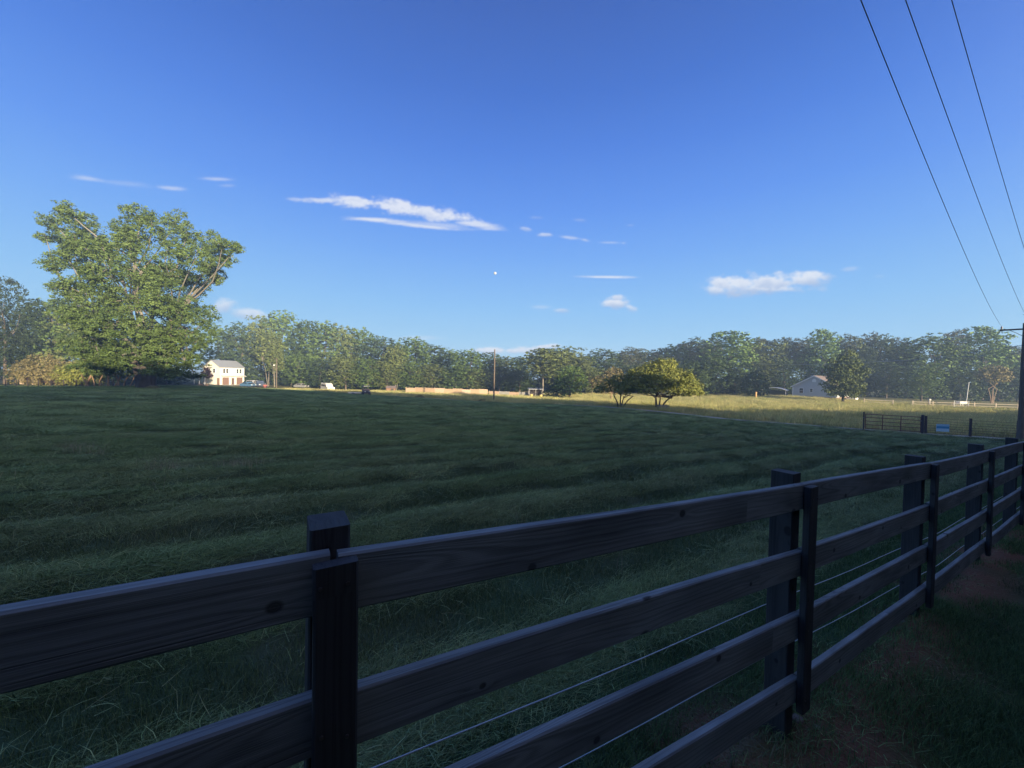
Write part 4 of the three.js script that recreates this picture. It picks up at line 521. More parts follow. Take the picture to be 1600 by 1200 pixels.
function carport(name, label, px, py, depth, turn, w, d, h, mat, walls) {
  const p = drop(px, py, depth), g = thing(name, label, 'carport', p.x, p.y, p.z, turn);
  for (const sx of [-1, 1]) for (const sz of [-1, 1]) part(g, 'post', box(0.12, h + 0.3, 0.12, sx * (w / 2 - 0.1), h / 2 - 0.15, sz * (d / 2 - 0.1)), MAT.steel);
  const s = new THREE.Shape(); s.moveTo(-w / 2 - 0.2, h); s.quadraticCurveTo(0, h + 1.3, w / 2 + 0.2, h); s.lineTo(w / 2 + 0.2, h - 0.1); s.quadraticCurveTo(0, h + 1.2, -w / 2 - 0.2, h - 0.1); const e = new THREE.ExtrudeGeometry(s, { depth: d + 0.3, bevelEnabled: false, curveSegments: 8 }); e.translate(0, 0, -d / 2 - 0.15); part(g, 'roof', e, mat);
  if (walls) { part(g, 'side_panel', box(0.06, h * 0.55, d - 0.3, w / 2 - 0.1, h * 0.7, 0), MAT.metalRoof); part(g, 'back_panel', box(w - 0.3, h * 0.8, 0.06, 0, h * 0.5, -d / 2 + 0.15), std(0.20, 0.23, 0.27, 0.6)); }
  return g;
}
carport('metal_carport', 'pale metal carport beside the grey house', 1211, 620, 100, -0.7, 5.0, 6, 1.7, std(0.62, 0.66, 0.72, 0.4, { metalness: 0.2 }), true);
{ // open timber shed near the lit trunks
  const p = drop(836, 622, 98), g = thing('open_shed', 'small open shed with flat roof beside the pale trunks', 'shed', p.x, p.y, p.z, 0.1);
  for (const [x, z] of [[-1.6, 1], [0, 1], [1.6, 1], [-1.6, -1], [1.6, -1]]) part(g, 'post', box(0.16, 2.5, 0.16, x, 1.0, z), MAT.weather);
  part(g, 'roof', box(3.8, 0.16, 2.7, 0, 2.28, 0, 0, 0.06), MAT.steel); part(g, 'back_wall', box(3.2, 2.1, 0.08, 0, 1.05, -1.0), std(0.12, 0.10, 0.09, 0.9));
  for (const [i, px, l] of [[0, 830, 'yellow feed barrel under the open shed'], [1, 845, 'yellow feed barrel standing outside the open shed']]) { const q = drop(px, 622, i ? 96.5 : 97.6), b = thing('feed_barrel', l, 'barrel', q.x, q.y, q.z); part(b, 'drum', new THREE.LatheGeometry([[0, 0], [0.36, 0], [0.40, 0.12], [0.40, 0.7], [0.36, 0.84], [0, 0.84]].map(v => new THREE.Vector2(...v)), 14), std(0.62, 0.45, 0.12, 0.5)); part(b, 'lid', new THREE.CylinderGeometry(0.37, 0.37, 0.06, 14).translate(0, 0.87, 0), std(0.7, 0.6, 0.35, 0.5)); }
}
/* fences far off */
function panelFence(name, label, pts, h, mat, step, gapTop, seed) { // vertical boards; one part for each panel
  const rr = RNG(seed), g = thing(name, label, 'fence', 0, 0, 0), cv = pts.map(a => at(...a));
  for (let i = 0; i + 1 < cv.length; i++) { const A = cv[i], B = cv[i + 1], L = Math.hypot(B.x - A.x, B.z - A.z), n = Math.max(1, Math.round(L / step)), ang = -Math.atan2(B.z - A.z, B.x - A.x);
    for (let k = 0; k < n; k++) { const gs = [], off = (rr() - 0.5) * gapTop; const nb = Math.round(L / n / 0.16); for (let b = 0; b < nb; b++) { const f = (k + (b + 0.5) / nb) / n, x = mix(A.x, B.x, f), z = mix(A.z, B.z, f), hh = h + off + (rr() - 0.5) * 0.08; gs.push(box(0.145, hh + 0.1, 0.025, x, groundY(x, z) + hh / 2 - 0.05, z + (rr() - 0.5) * 0.01, ang)); }
      part(g, 'board_panel', merge(gs), mat[Math.floor(rr() * mat.length)]); const x = mix(A.x, B.x, k / n), z = mix(A.z, B.z, k / n); part(g, 'post', box(0.12, h + 0.25, 0.12, x, groundY(x, z) + h / 2, z - 0.09, ang), mat[0]); } }
  return g;
}
panelFence('privacy_fence', 'tan upright-board privacy fence in front of the woods', [[634, 614.5, 95], [694, 617, 95], [762, 620, 97]], 1.6, [MAT.tan, std(0.40, 0.28, 0.18, 0.85), std(0.50, 0.38, 0.27, 0.85)], 2.4, 0.4, 12);
panelFence('paddock_fence', 'weathered grey board fence running on to the open shed', [[764, 621, 97], [826, 622.5, 100]], 1.25, [MAT.weather, std(0.34, 0.24, 0.17, 0.9)], 2.4, 0.3, 14);
function railFence(name, label, pts, h, step, rails, mat, rw, pw, wireR) {
  const g = thing(name, label, 'fence', 0, 0, 0), cv = pts.map(a => at(...a)); let first = true;
  for (let i = 0; i + 1 < cv.length; i++) { const A = cv[i], B = cv[i + 1], L = Math.hypot(B.x - A.x, B.z - A.z), n = Math.max(1, Math.round(L / step)), ang = -Math.atan2(B.z - A.z, B.x - A.x);
    for (let k = 0; k <= n; k++) { if (k === 0 && !first) continue; first = false; const x = mix(A.x, B.x, k / n), z = mix(A.z, B.z, k / n), y = groundY(x, z); part(g, 'post', box(pw, h + 0.4, pw, x, y + h / 2 - 0.15, z, ang), mat);
      if (k < n) { const x2 = mix(A.x, B.x, (k + 1) / n), z2 = mix(A.z, B.z, (k + 1) / n), y2 = groundY(x2, z2); for (const r of rails) { const a = V3(x, y + r, z), b = V3(x2, y2 + r, z2), l = a.distanceTo(b), q = wireR ? tube([a, a.clone().lerp(b, 0.5), b], wireR, wireR, 2, 5) : (() => { const m = box(l, rw, 0.045); m.applyMatrix4(M4.makeRotationZ(Math.atan2(y2 - y, Math.hypot(x2 - x, z2 - z)))); m.rotateY(ang); m.translate((x + x2) / 2, (y + y2) / 2 + r, (z + z2) / 2 + 0.06); return m; })(); part(g, wireR ? 'wire' : 'rail', q, mat); } } } }
  return g;
}
railFence('wire_fence', 'dark post and wire fence behind the huge tree', [[-60, 602, 66], [60, 603, 66], [215, 604, 68]], 1.25, 1.9, [0.35, 0.8, 1.15], std(0.06, 0.05, 0.045, 0.9), 0.1, 0.1, 0.02);
railFence('maroon_fence', 'dark red board fence behind the wire fence', [[30, 597, 84], [140, 598, 84]], 1.35, 3.0, [0.35, 0.62, 0.89, 1.16], MAT.maroon, 0.24, 0.12);
railFence('paddock_rails', 'tan two-rail fence in front of the grey house woods', [[1350, 632.5, 80], [1395, 634, 78], [1590, 640, 73], [1680, 642, 72]], 1.15, 3.1, [0.55, 1.0], std(0.44, 0.37, 0.27, 0.85), 0.085, 0.16);
for (const [px, l] of [[34, 'pale stout gatepost at the end of the dark red fence'], [53, 'pale stout gatepost set into the dark red fence']]) { const p = drop(px, 600, 80), g = thing('gatepost', l, 'post', p.x, p.y, p.z); part(g, 'shaft', bevelBox(0.42, 1.9, 0.42, 0.03, 0, 0.75, 0), std(0.55, 0.42, 0.27, 0.85)); part(g, 'cap', bevelBox(0.54, 0.12, 0.54, 0.03, 0, 1.77, 0), std(0.58, 0.46, 0.32, 0.85)); }
{ // pipe gate, its posts and the wire fence going on to the pole
  const A = drop(1349, 672, 34), B = drop(1441, 678, 32.6), Cc = drop(1590, 688, 30.5), gate = thing('pipe_gate', 'rusty red pipe gate across the gravel lane', 'gate', A.x, A.y, A.z, -Math.atan2(B.z - A.z, B.x - A.x)), L = Math.hypot(B.x - A.x, B.z - A.z), dy = B.y - A.y, rust = std(0.15, 0.065, 0.05, 0.8);
  const bar = (x0, y0, x1, y1, r = 0.028) => tube([V3(x0, y0, 0), V3((x0 + x1) / 2, (y0 + y1) / 2, 0), V3(x1, y1, 0)], r, r, 2, 7, true);
  for (const h of [0.18, 0.5, 0.82, 1.14]) part(gate, 'rail', bar(0.15, h, L - 0.15, h + dy), rust); part(gate, 'top_rail', bar(0.15, 1.42, L - 0.15, 1.42 + dy), rust);
  for (const f of [0.03, 0.33, 0.64, 0.97]) part(gate, 'upright', bar(L * f, 0.12 + dy * f, L * f, 1.45 + dy * f, 0.032), rust);
  for (const [i, q] of [A, B].entries()) { const g = thing('gate_post', i ? 'thick dark post where the pipe gate meets the wire fence' : 'dark hinge post at the free end of the pipe gate', 'post', q.x, q.y, q.z + (i ? 0 : 0)); part(g, 'shaft', tube([V3(0, -0.4, 0), V3(0, 0.7, 0), V3(0, 1.62, 0)], i ? 0.1 : 0.05, i ? 0.095 : 0.05, 3, 10, true), std(0.05, 0.045, 0.045, 0.9)); part(g, 'hinge', box(0.3, 0.05, 0.06, i ? -0.16 : 0.1, 1.1, 0), MAT.steel); }
  railFence('field_fence', 'dark post and mesh fence between the pipe gate and the pole', [[1446, 678, 32.6], [1590, 688, 30.6], [1660, 692, 29.5]], 1.5, 2.6, [0.15, 0.35, 0.55, 0.75, 0.95, 1.15, 1.38], std(0.055, 0.048, 0.045, 0.9), 0.1, 0.12, 0.011);
  const s = drop(1470, 680, 31.9); // blue and white sign hung on the fence
  const sg = thing('fence_sign', 'blue and white sign board hung on the mesh fence', 'sign', s.x, s.y + 0.34, s.z + 0.12, -0.25); const cvs = document.createElement('canvas'); cvs.width = 128; cvs.height = 96; const cx = cvs.getContext('2d'); cx.fillStyle = '#8fc0dd'; cx.fillRect(0, 0, 128, 96); cx.fillStyle = '#2f8fc0'; cx.fillRect(0, 28, 128, 26); cx.fillStyle = '#a9d3e8'; cx.fillRect(0, 60, 128, 36); const tx = new THREE.CanvasTexture(cvs); tx.colorSpace = THREE.SRGBColorSpace;
  part(sg, 'board', bevelBox(0.86, 0.62, 0.03, 0.006, 0, 0.31, 0), std(0.55, 0.7, 0.78, 0.5)); part(sg, 'face', new THREE.PlaneGeometry(0.84, 0.6).translate(0, 0.31, 0.019), new THREE.MeshStandardMaterial({ map: tx, roughness: 0.5 }));
}
{ // gate with a pale feeder in the far rail fence, a leaning white pole, a marker post
  const p = drop(1497, 638, 75), g = thing('paddock_gate', 'grey tube gate with two upright frames in the tan rail fence', 'gate', p.x, p.y, p.z + 0.5, 0.1); for (const x of [-1.6, 1.6]) part(g, 'upright', tube([V3(x, -0.2, 0), V3(x, 0.7, 0), V3(x, 1.5, 0)], 0.06, 0.06, 2, 6), MAT.steel); for (const h of [0.4, 0.9, 1.4]) part(g, 'rail', tube([V3(-1.6, h, 0), V3(0, h, 0), V3(1.6, h, 0)], 0.035, 0.035, 2, 6), MAT.steel);
  const q = drop(1502, 637, 77), f = thing('feed_trough', 'pale feed trough behind the grey tube gate', 'trough', q.x, q.y, q.z); part(f, 'basin', bevelBox(1.5, 0.5, 0.8, 0.05, 0, 0.95, 0), std(0.72, 0.70, 0.62, 0.6)); for (const [x, z] of [[-0.6, 0.3], [0.6, 0.3], [-0.6, -0.3], [0.6, -0.3]]) part(f, 'leg', box(0.08, 0.8, 0.08, x, 0.35, z), MAT.steel);
  const w = drop(1509, 634, 88), wp = thing('leaning_pole', 'slim pale pole leaning in front of the dark woods', 'pole', w.x, w.y, w.z); part(wp, 'shaft', tube([V3(0, -0.3, 0), V3(0.25, 2.4, 0), V3(0.5, 5, 0)], 0.09, 0.07, 4, 7, true), std(0.55, 0.54, 0.5, 0.7));
  const m = drop(1452, 634, 79), mp = thing('marker_post', 'short dark post with pale cap behind the tan rail fence', 'post', m.x, m.y, m.z); part(mp, 'shaft', box(0.3, 1.3, 0.2, 0, 0.55, 0), MAT.weather); part(mp, 'cap', bevelBox(0.4, 0.3, 0.36, 0.05, 0, 1.35, 0), std(0.62, 0.58, 0.48, 0.7));
  const o = drop(1181, 623, 88), op = thing('orange_post', 'orange tan marker post in the meadow before the carport', 'post', o.x, o.y, o.z); part(op, 'shaft', bevelBox(0.28, 1.6, 0.28, 0.03, 0, 0.7, 0), std(0.62, 0.34, 0.13, 0.8)); part(op, 'cap', bevelBox(0.34, 0.08, 0.34, 0.02, 0, 1.54, 0), std(0.6, 0.4, 0.2, 0.8));
}
/* poles and wires */
function utilityPole(label, x, z, h, arm, dirx, dirz) {
  const y = groundY(x, z), g = thing('utility_pole', label, 'pole', x, y, z, Math.atan2(dirx, dirz)); part(g, 'shaft', tube([V3(0, -0.8, 0), V3(0, h * 0.5, 0), V3(0, h, 0)], arm ? 0.19 : 0.15, arm ? 0.13 : 0.1, 8, 12, true), MAT.pole);
  const tops = []; if (arm) { part(g, 'crossarm', bevelBox(2.5, 0.12, 0.1, 0.012, 0, h - 0.45, 0.17), MAT.pole); for (const s of [-1, 1]) part(g, 'brace', tube([V3(s * 0.75, h - 0.5, 0.17), V3(s * 0.4, h - 0.75, 0.17), V3(0, h - 1.1, 0.15)], 0.02, 0.02, 2, 5), MAT.steel);
    for (const xx of [-1.15, -0.25, 1.15]) { const i = part(g, 'insulator', new THREE.LatheGeometry([[0, 0], [0.03, 0], [0.03, 0.08], [0.075, 0.1], [0.05, 0.15], [0.07, 0.17], [0.03, 0.24], [0, 0.24]].map(v => new THREE.Vector2(...v)), 10), std(0.35, 0.33, 0.32, 0.25)); i.position.set(xx, h - 0.39, 0.17); g.updateMatrixWorld(); tops.push(V3(xx, h - 0.17, 0.17).applyMatrix4(g.matrixWorld)); } }
  return { g, tops };
}
{
  const a = at(1594, 690, 30), b = V3(-11.2, 0, 5.6), dx = a.x - b.x, dz = a.z - b.z, L = Math.hypot(dx, dz);
  const pa = groundY(a.x, a.z), top = at(1594, 513, 30).y, A = utilityPole('wooden utility pole with crossarm beside the mesh fence', a.x, a.z, top - pa + 0.4, true, dx / L, dz / L);
  // the next pole stands behind the board fence and carries the lines one above another
  const ends = A.tops.map((p, i) => { const [px, h] = [[1487, 7.0], [1415, 6.3], [1345, 5.6]][i], r = ray(px, 0).applyQuaternion(camera.quaternion), M = r.multiplyScalar(h / r.y).add(camera.position), f = 0.673; return V3(p.x + (M.x - p.x) / f, p.y + (M.y + 4 * f * (1 - f) - p.y) / f, p.z + (M.z - p.z) / f); });
  const bx = (ends[0].x + ends[1].x + ends[2].x) / 3 + 0.3, bz = (ends[0].z + ends[1].z + ends[2].z) / 3 + 0.4, B = utilityPole('wooden utility pole behind the board fence', bx, bz, Math.max(...ends.map(e => e.y)) + 0.5 - groundY(bx, bz), false, 0, 1);
  for (const e of ends) part(B.g, 'bracket', tube([V3(0, e.y - B.g.position.y - 0.1, 0), V3((e.x - bx) * 0.5, e.y - B.g.position.y - 0.05, (e.z - bz) * 0.5), V3(e.x - bx, e.y - B.g.position.y, e.z - bz)], 0.03, 0.03, 2, 6), MAT.steel);
  A.tops.forEach((p, i) => { const q = ends[i], pts = []; for (let k = 0; k <= 24; k++) { const f = k / 24; pts.push(V3(mix(p.x, q.x, f), mix(p.y, q.y, f) - 4 * 1.0 * f * (1 - f), mix(p.z, q.z, f))); } const w = thing('power_line', ['power line on the road side of the crossarm', 'power line next to the pole top', 'power line on the field side of the crossarm'][i], 'power line', p.x, p.y, p.z, 0, 'power lines over the fence'); part(w, 'cable', tube(pts.map(v => v.sub(p)), 0.007, 0.007, 48, 6), MAT.wire); });
  const far = [at(1330, 562, 100), at(1150, 566, 112)]; // service lines from the pole across the front of the woods
  far.forEach((e, i) => { const s = V3(a.x, top - (i ? 1.9 : 1.3), a.z), pts = []; for (let k = 0; k <= 16; k++) { const f = k / 16; pts.push(V3(mix(s.x, e.x, f), mix(s.y, e.y, f) - 4 * 0.8 * f * (1 - f), mix(s.z, e.z, f)).sub(s)); } const w = thing('service_line', i ? 'thin lower service line crossing in front of the woods' : 'thin upper service line crossing in front of the woods', 'power line', s.x, s.y, s.z, 0, 'service lines before the woods'); part(w, 'cable', tube(pts, 0.02, 0.02, 24, 5), std(0.35, 0.36, 0.37, 0.5)); });
  const m = at(771.5, 628, 72); utilityPole('bare wooden pole standing alone in the field', m.x, m.z, at(773, 546, 72).y - groundY(m.x, m.z), false, 0, 1);
  const l = at(432, 606, 110), yl = groundY(l.x, l.z), lp = utilityPole('wooden yard light pole near the parked cars', l.x, l.z, at(432, 560, 110).y - yl, false, 0, 1); lp.g.name = numbered('yard_light_pole'); part(lp.g, 'lamp_arm', tube([V3(0, 6.6, 0), V3(-0.3, 6.8, 0.2), V3(-0.6, 6.8, 0.3)], 0.03, 0.03, 3, 6), MAT.steel); part(lp.g, 'lamp_head', new THREE.LatheGeometry([[0, 0], [0.22, 0.05], [0.26, 0.25], [0.1, 0.4], [0, 0.4]].map(v => new THREE.Vector2(...v)), 10).translate(-0.6, 6.4, 0.3), MAT.lamp);
  // a bird on the middle line
  const t = A.tops[1], u = ends[1], f = 0.12, bp = V3(mix(t.x, u.x, f), mix(t.y, u.y, f) - 4 * f * (1 - f), mix(t.z, u.z, f)), bird = thing('bird', 'small dark bird sitting on the middle power line', 'bird', bp.x, bp.y + 0.01, bp.z, 0.6);
  const bl = new THREE.LatheGeometry([[0, 0], [0.03, 0.02], [0.052, 0.07], [0.05, 0.12], [0.03, 0.16], [0.036, 0.19], [0.03, 0.22], [0, 0.235]].map(v => new THREE.Vector2(...v)), 10); bl.rotateX(0.35); const tl = box(0.035, 0.012, 0.12, 0, 0.0, -0.07, 0, 0.9), bk = new THREE.ConeGeometry(0.01, 0.03, 6).rotateX(1.6).translate(0, 0.19, 0.11); part(bird, 'body', merge([bl, tl, bk]), MAT.dark);
}
/* vehicles: a side profile rounded over the width, glass, wheels, lights */
function vehicle(name, label, category, px, py, depth, turn, o) {
  const p = drop(px, py, depth), g = thing(name, label, category, p.x, p.y + 0.02, p.z, turn, o.group), paint = o.paint, W = o.w;
  const prof = (pts, w, bev) => { const s = new THREE.Shape(); s.moveTo(...pts[0]); pts.slice(1).forEach(q => s.lineTo(...q)); s.closePath(); const e = new THREE.ExtrudeGeometry(s, { depth: w - 2 * bev, bevelEnabled: true, bevelSize: bev * 0.6, bevelThickness: bev, bevelSegments: 2 }); e.translate(0, 0, -w / 2 + bev); return e; };
  part(g, 'body', prof(o.body, W, 0.09), paint); const cab = part(g, 'cabin', prof(o.cab, W - 0.16, 0.1), o.roofPaint || paint);
  for (const s of [-1, 1]) for (const q of o.sideGlass) { const e = prof(q, 0.04, 0.004); e.translate(0, 0, s * (W / 2 - 0.075)); part(cab, 'window', e, MAT.glass); }
  for (const [x0, y0, x1, y1, n] of o.ends) { const L = Math.hypot(x1 - x0, y1 - y0), b = box(L, 0.03, W - 0.42, 0, 0, 0, 0, 0, Math.atan2(y1 - y0, x1 - x0)); b.translate((x0 + x1) / 2, (y0 + y1) / 2, 0); part(cab, n, b, MAT.glass); }
  for (const x of o.wheels) for (const s of [-1, 1]) { const wl = part(g, 'wheel', new THREE.TorusGeometry(o.wr * 0.78, o.wr * 0.27, 8, 18), MAT.tyre); wl.position.set(x, o.wr, s * (W / 2 - 0.1)); part(wl, 'rim', new THREE.CylinderGeometry(o.wr * 0.62, o.wr * 0.62, 0.12, 14).rotateX(Math.PI / 2), MAT.rim); }
  const f = o.front; for (const s of [-1, 1]) part(g, 'headlight', bevelBox(0.1, 0.16, 0.34, 0.02, f, o.lightY, s * (W / 2 - 0.3)), MAT.lamp); part(g, 'grille', box(0.06, 0.2, W - 1.1, f, o.lightY - 0.02, 0), MAT.dark); part(g, 'bumper', bevelBox(0.16, 0.2, W - 0.1, 0.03, f - 0.01, o.wr + 0.05, 0), o.bumper || MAT.dark);
  return g;
}
const paint = (r, g, b) => new THREE.MeshPhysicalMaterial({ color: new THREE.Color().setRGB(r, g, b), roughness: 0.35, clearcoat: 0.8, clearcoatRoughness: 0.1 });
const sedan = { w: 1.8, wr: 0.33, wheels: [1.35, -1.35], front: 2.22, lightY: 0.66, body: [[-2.2, 0.3], [2.15, 0.3], [2.22, 0.55], [2.1, 0.8], [0.9, 0.92], [-1.6, 0.96], [-2.15, 0.9], [-2.25, 0.6]], cab: [[-1.7, 0.9], [1.0, 0.88], [0.25, 1.38], [-0.9, 1.42]], sideGlass: [[[-1.25, 0.98], [-0.35, 0.98], [-0.35, 1.33], [-0.82, 1.33]], [[-0.25, 0.98], [0.72, 0.96], [0.2, 1.3], [-0.25, 1.33]]], ends: [[0.98, 0.93, 0.33, 1.36, 'windscreen'], [-1.62, 0.97, -0.98, 1.4, 'rear_window']] };
const suv = { w: 1.95, wr: 0.38, wheels: [1.5, -1.5], front: 2.4, lightY: 0.85, body: [[-2.4, 0.4], [2.3, 0.4], [2.4, 0.7], [2.3, 1.05], [1.1, 1.15], [-2.35, 1.15], [-2.42, 0.7]], cab: [[-2.3, 1.1], [1.15, 1.1], [0.5, 1.78], [-2.0, 1.82]], sideGlass: [[[-2.0, 1.2], [-1.1, 1.2], [-1.1, 1.68], [-1.85, 1.68]], [[-1.0, 1.2], [-0.1, 1.2], [-0.1, 1.68], [-1.0, 1.68]], [[0, 1.2], [0.9, 1.18], [0.45, 1.66], [0, 1.68]]], ends: [[1.14, 1.16, 0.58, 1.75, 'windscreen'], [-2.31, 1.2, -2.08, 1.76, 'rear_window']] };
const pickup = { w: 1.98, wr: 0.4, wheels: [1.75, -1.75], front: 2.75, lightY: 0.9, body: [[-2.8, 0.45], [2.65, 0.45], [2.75, 0.75], [2.65, 1.1], [1.3, 1.2], [-0.9, 1.2], [-0.95, 1.18], [-2.78, 1.18]], cab: [[-0.95, 1.15], [1.35, 1.15], [0.75, 1.84], [-0.75, 1.86]], sideGlass: [[[-0.75, 1.24], [0.15, 1.24], [0.15, 1.74], [-0.62, 1.74]], [[0.25, 1.24], [1.1, 1.22], [0.7, 1.72], [0.25, 1.74]]], ends: [[1.34, 1.2, 0.82, 1.8, 'windscreen'], [-0.93, 1.24, -0.8, 1.8, 'rear_window']] };
const van = { w: 2.05, wr: 0.36, wheels: [1.6, -1.5], front: 2.6, lightY: 0.85, body: [[-2.6, 0.4], [2.5, 0.4], [2.6, 0.7], [2.5, 1.05], [1.6, 1.2], [-2.6, 1.25]], cab: [[-2.6, 1.2], [1.65, 1.15], [0.95, 1.95], [0.5, 2.2], [-2.5, 2.3]], sideGlass: [[[0.0, 1.3], [1.3, 1.28], [0.8, 1.85], [0.0, 1.9]], [[-2.2, 1.35], [-0.2, 1.32], [-0.2, 1.85], [-2.2, 1.88]]], ends: [[1.63, 1.2, 1.0, 1.92, 'windscreen'], [-2.62, 1.35, -2.56, 2.0, 'rear_window']] };
vehicle('parked_car', 'blue parked car in front of the white house garage', 'car', 388, 602, 110, -0.35, { ...sedan, paint: paint(0.10, 0.21, 0.34) });
vehicle('parked_suv', 'pale grey parked car behind the blue car', 'car', 397, 600, 116, -0.4, { ...suv, paint: paint(0.55, 0.55, 0.54) });
vehicle('pickup_truck', 'dark blue grey pickup truck parked beside the blue car', 'truck', 405, 602.5, 111, -0.7, { ...pickup, paint: paint(0.07, 0.09, 0.13) });
vehicle('parked_car', 'white parked car under the woods with its shade darkened into the paint', 'car', 471, 604, 122, -0.3, { ...sedan, paint: paint(0.30, 0.30, 0.30) });  // a white car; its paint is darkened to stand for shade
vehicle('camper_van', 'white camper van parked on the sunlit lawn', 'van', 512, 611, 112, -0.75, { ...van, paint: paint(0.78, 0.74, 0.64) });
{ // red garden tractor
  const p = drop(414, 603, 110), g = thing('garden_tractor', 'small red garden tractor beside the pickup truck', 'tractor', p.x, p.y, p.z, 2.2); part(g, 'hood', bevelBox(0.9, 0.5, 0.55, 0.06, 0.45, 0.65, 0), MAT.red); part(g, 'fender', bevelBox(0.8, 0.2, 0.95, 0.05, -0.4, 0.72, 0), MAT.red); part(g, 'seat', merge([bevelBox(0.4, 0.1, 0.45, 0.03, -0.4, 0.88, 0), bevelBox(0.1, 0.45, 0.45, 0.03, -0.62, 1.1, 0)]), MAT.dark); part(g, 'mower_deck', bevelBox(0.7, 0.15, 1.0, 0.04, 0.05, 0.25, 0), MAT.red);
  for (const [x, r] of [[0.75, 0.2], [-0.45, 0.3]]) for (const s of [-1, 1]) { const w = part(g, 'wheel', new THREE.TorusGeometry(r * 0.72, r * 0.3, 7, 14), MAT.tyre); w.position.set(x, r, s * 0.42); part(w, 'rim', new THREE.CylinderGeometry(r * 0.5, r * 0.5, 0.1, 10).rotateX(Math.PI / 2), MAT.lamp); }
  const sw = new THREE.TorusGeometry(0.17, 0.02, 5, 12); sw.rotateX(1.1); sw.rotateY(Math.PI / 2); part(g, 'steering_wheel', merge([sw.translate(0, 1.08, 0), tube([V3(0.15, 0.85, 0), V3(0.08, 0.97, 0), V3(0, 1.08, 0)], 0.02, 0.02, 2, 5)]), MAT.dark);
}
{ // utility vehicle with roof, and the pale drag behind it
  const p = drop(572, 618, 82), g = thing('utility_vehicle', 'dark roofed utility vehicle parked on the sunlit lawn', 'utility vehicle', p.x, p.y, p.z, -1.05), bd = std(0.06, 0.055, 0.06, 0.6);
  part(g, 'body', merge([bevelBox(2.6, 0.35, 1.35, 0.06, 0, 0.6, 0), bevelBox(0.9, 0.4, 1.3, 0.08, 0.95, 0.85, 0)]), bd); part(g, 'cargo_bed', merge([box(1.0, 0.06, 1.3, -0.85, 0.82, 0), box(0.06, 0.35, 1.3, -1.34, 1.0, 0), box(1.0, 0.35, 0.06, -0.85, 1.0, 0.63), box(1.0, 0.35, 0.06, -0.85, 1.0, -0.63)]), std(0.12, 0.10, 0.10, 0.7));
  part(g, 'seat', merge([bevelBox(0.5, 0.18, 1.2, 0.04, -0.05, 0.88, 0), bevelBox(0.14, 0.5, 1.2, 0.04, -0.3, 1.15, 0)]), std(0.35, 0.25, 0.22, 0.8)); part(g, 'roof', bevelBox(1.4, 0.08, 1.3, 0.03, 0.1, 1.92, 0), std(0.55, 0.5, 0.46, 0.5));
  for (const s of [-1, 1]) part(g, 'roll_bar', merge([tube([V3(0.75, 0.95, s * 0.6), V3(0.6, 1.5, s * 0.6), V3(0.45, 1.9, s * 0.6)], 0.03, 0.03, 3, 6), tube([V3(-0.4, 0.8, s * 0.6), V3(-0.42, 1.4, s * 0.6), V3(-0.42, 1.9, s * 0.6)], 0.03, 0.03, 3, 6)]), MAT.dark);
  for (const x of [0.9, -0.85]) for (const s of [-1, 1]) { const w = part(g, 'wheel', new THREE.TorusGeometry(0.22, 0.11, 8, 16), MAT.tyre); w.position.set(x, 0.33, s * 0.66); part(w, 'rim', new THREE.CylinderGeometry(0.17, 0.17, 0.16, 12).rotateX(Math.PI / 2), MAT.rim); } for (const s of [-1, 1]) part(g, 'headlight', bevelBox(0.08, 0.12, 0.24, 0.02, 1.42, 0.85, s * 0.42), MAT.lamp);
  const q = drop(555, 617.5, 82.5), t = thing('flat_trailer', 'low pale flat trailer beside the utility vehicle', 'trailer', q.x, q.y, q.z, 0.05), pm = std(0.72, 0.68, 0.58, 0.8); for (let i = 0; i < 5; i++) part(t, 'plank', box(2.6, 0.06, 0.2, 0, 0.48, -0.46 + i * 0.23), pm); part(t, 'side_rail', merge([box(2.7, 0.16, 0.06, 0, 0.4, 0.6), box(2.7, 0.16, 0.06, 0, 0.4, -0.6)]), pm); part(t, 'drawbar', tube([V3(1.3, 0.4, 0), V3(1.7, 0.4, 0), V3(2.0, 0.38, 0)], 0.04, 0.04, 2, 6), MAT.steel); for (const s of [-1, 1]) { const w = part(t, 'wheel', new THREE.TorusGeometry(0.17, 0.07, 7, 14), MAT.tyre); w.position.set(-0.2, 0.24, s * 0.72); part(w, 'rim', new THREE.CylinderGeometry(0.12, 0.12, 0.1, 10).rotateX(Math.PI / 2), MAT.rim); }
}
{ // picnic table by the white house, firewood-brown shed box by the fence
  const p = drop(318, 603, 100), g = thing('picnic_table', 'brown picnic table under the purple leaved tree', 'table', p.x, p.y, p.z, 0.3), wd = std(0.28, 0.17, 0.11, 0.85); for (let i = 0; i < 4; i++) part(g, 'plank', box(1.9, 0.05, 0.18, 0, 0.75, -0.3 + i * 0.2), wd); for (const s of [-1, 1]) { part(g, 'bench', box(1.9, 0.05, 0.26, 0, 0.45, s * 0.75), wd); part(g, 'leg', merge([box(0.09, 0.95, 0.07, s * 0.7, 0.36, 0.35, 0, -0.5), box(0.09, 0.95, 0.07, s * 0.7, 0.36, -0.35, 0, 0.5), box(0.07, 0.07, 1.6, s * 0.7, 0.4, 0)]), wd); }
  const b = drop(611, 612, 108), h = thing('brick_outbuilding', 'low red brown outbuilding beside the tan privacy fence', 'shed', b.x, b.y, b.z, 0.2); gableBody(h, 2.4, 1.8, 1.2, 1.7, std(0.26, 0.14, 0.09, 0.9), MAT.shingle, 0.15); part(h, 'door', box(0.7, 1.1, 0.06, 0.4, 0.55, 0.92), MAT.dark);
}
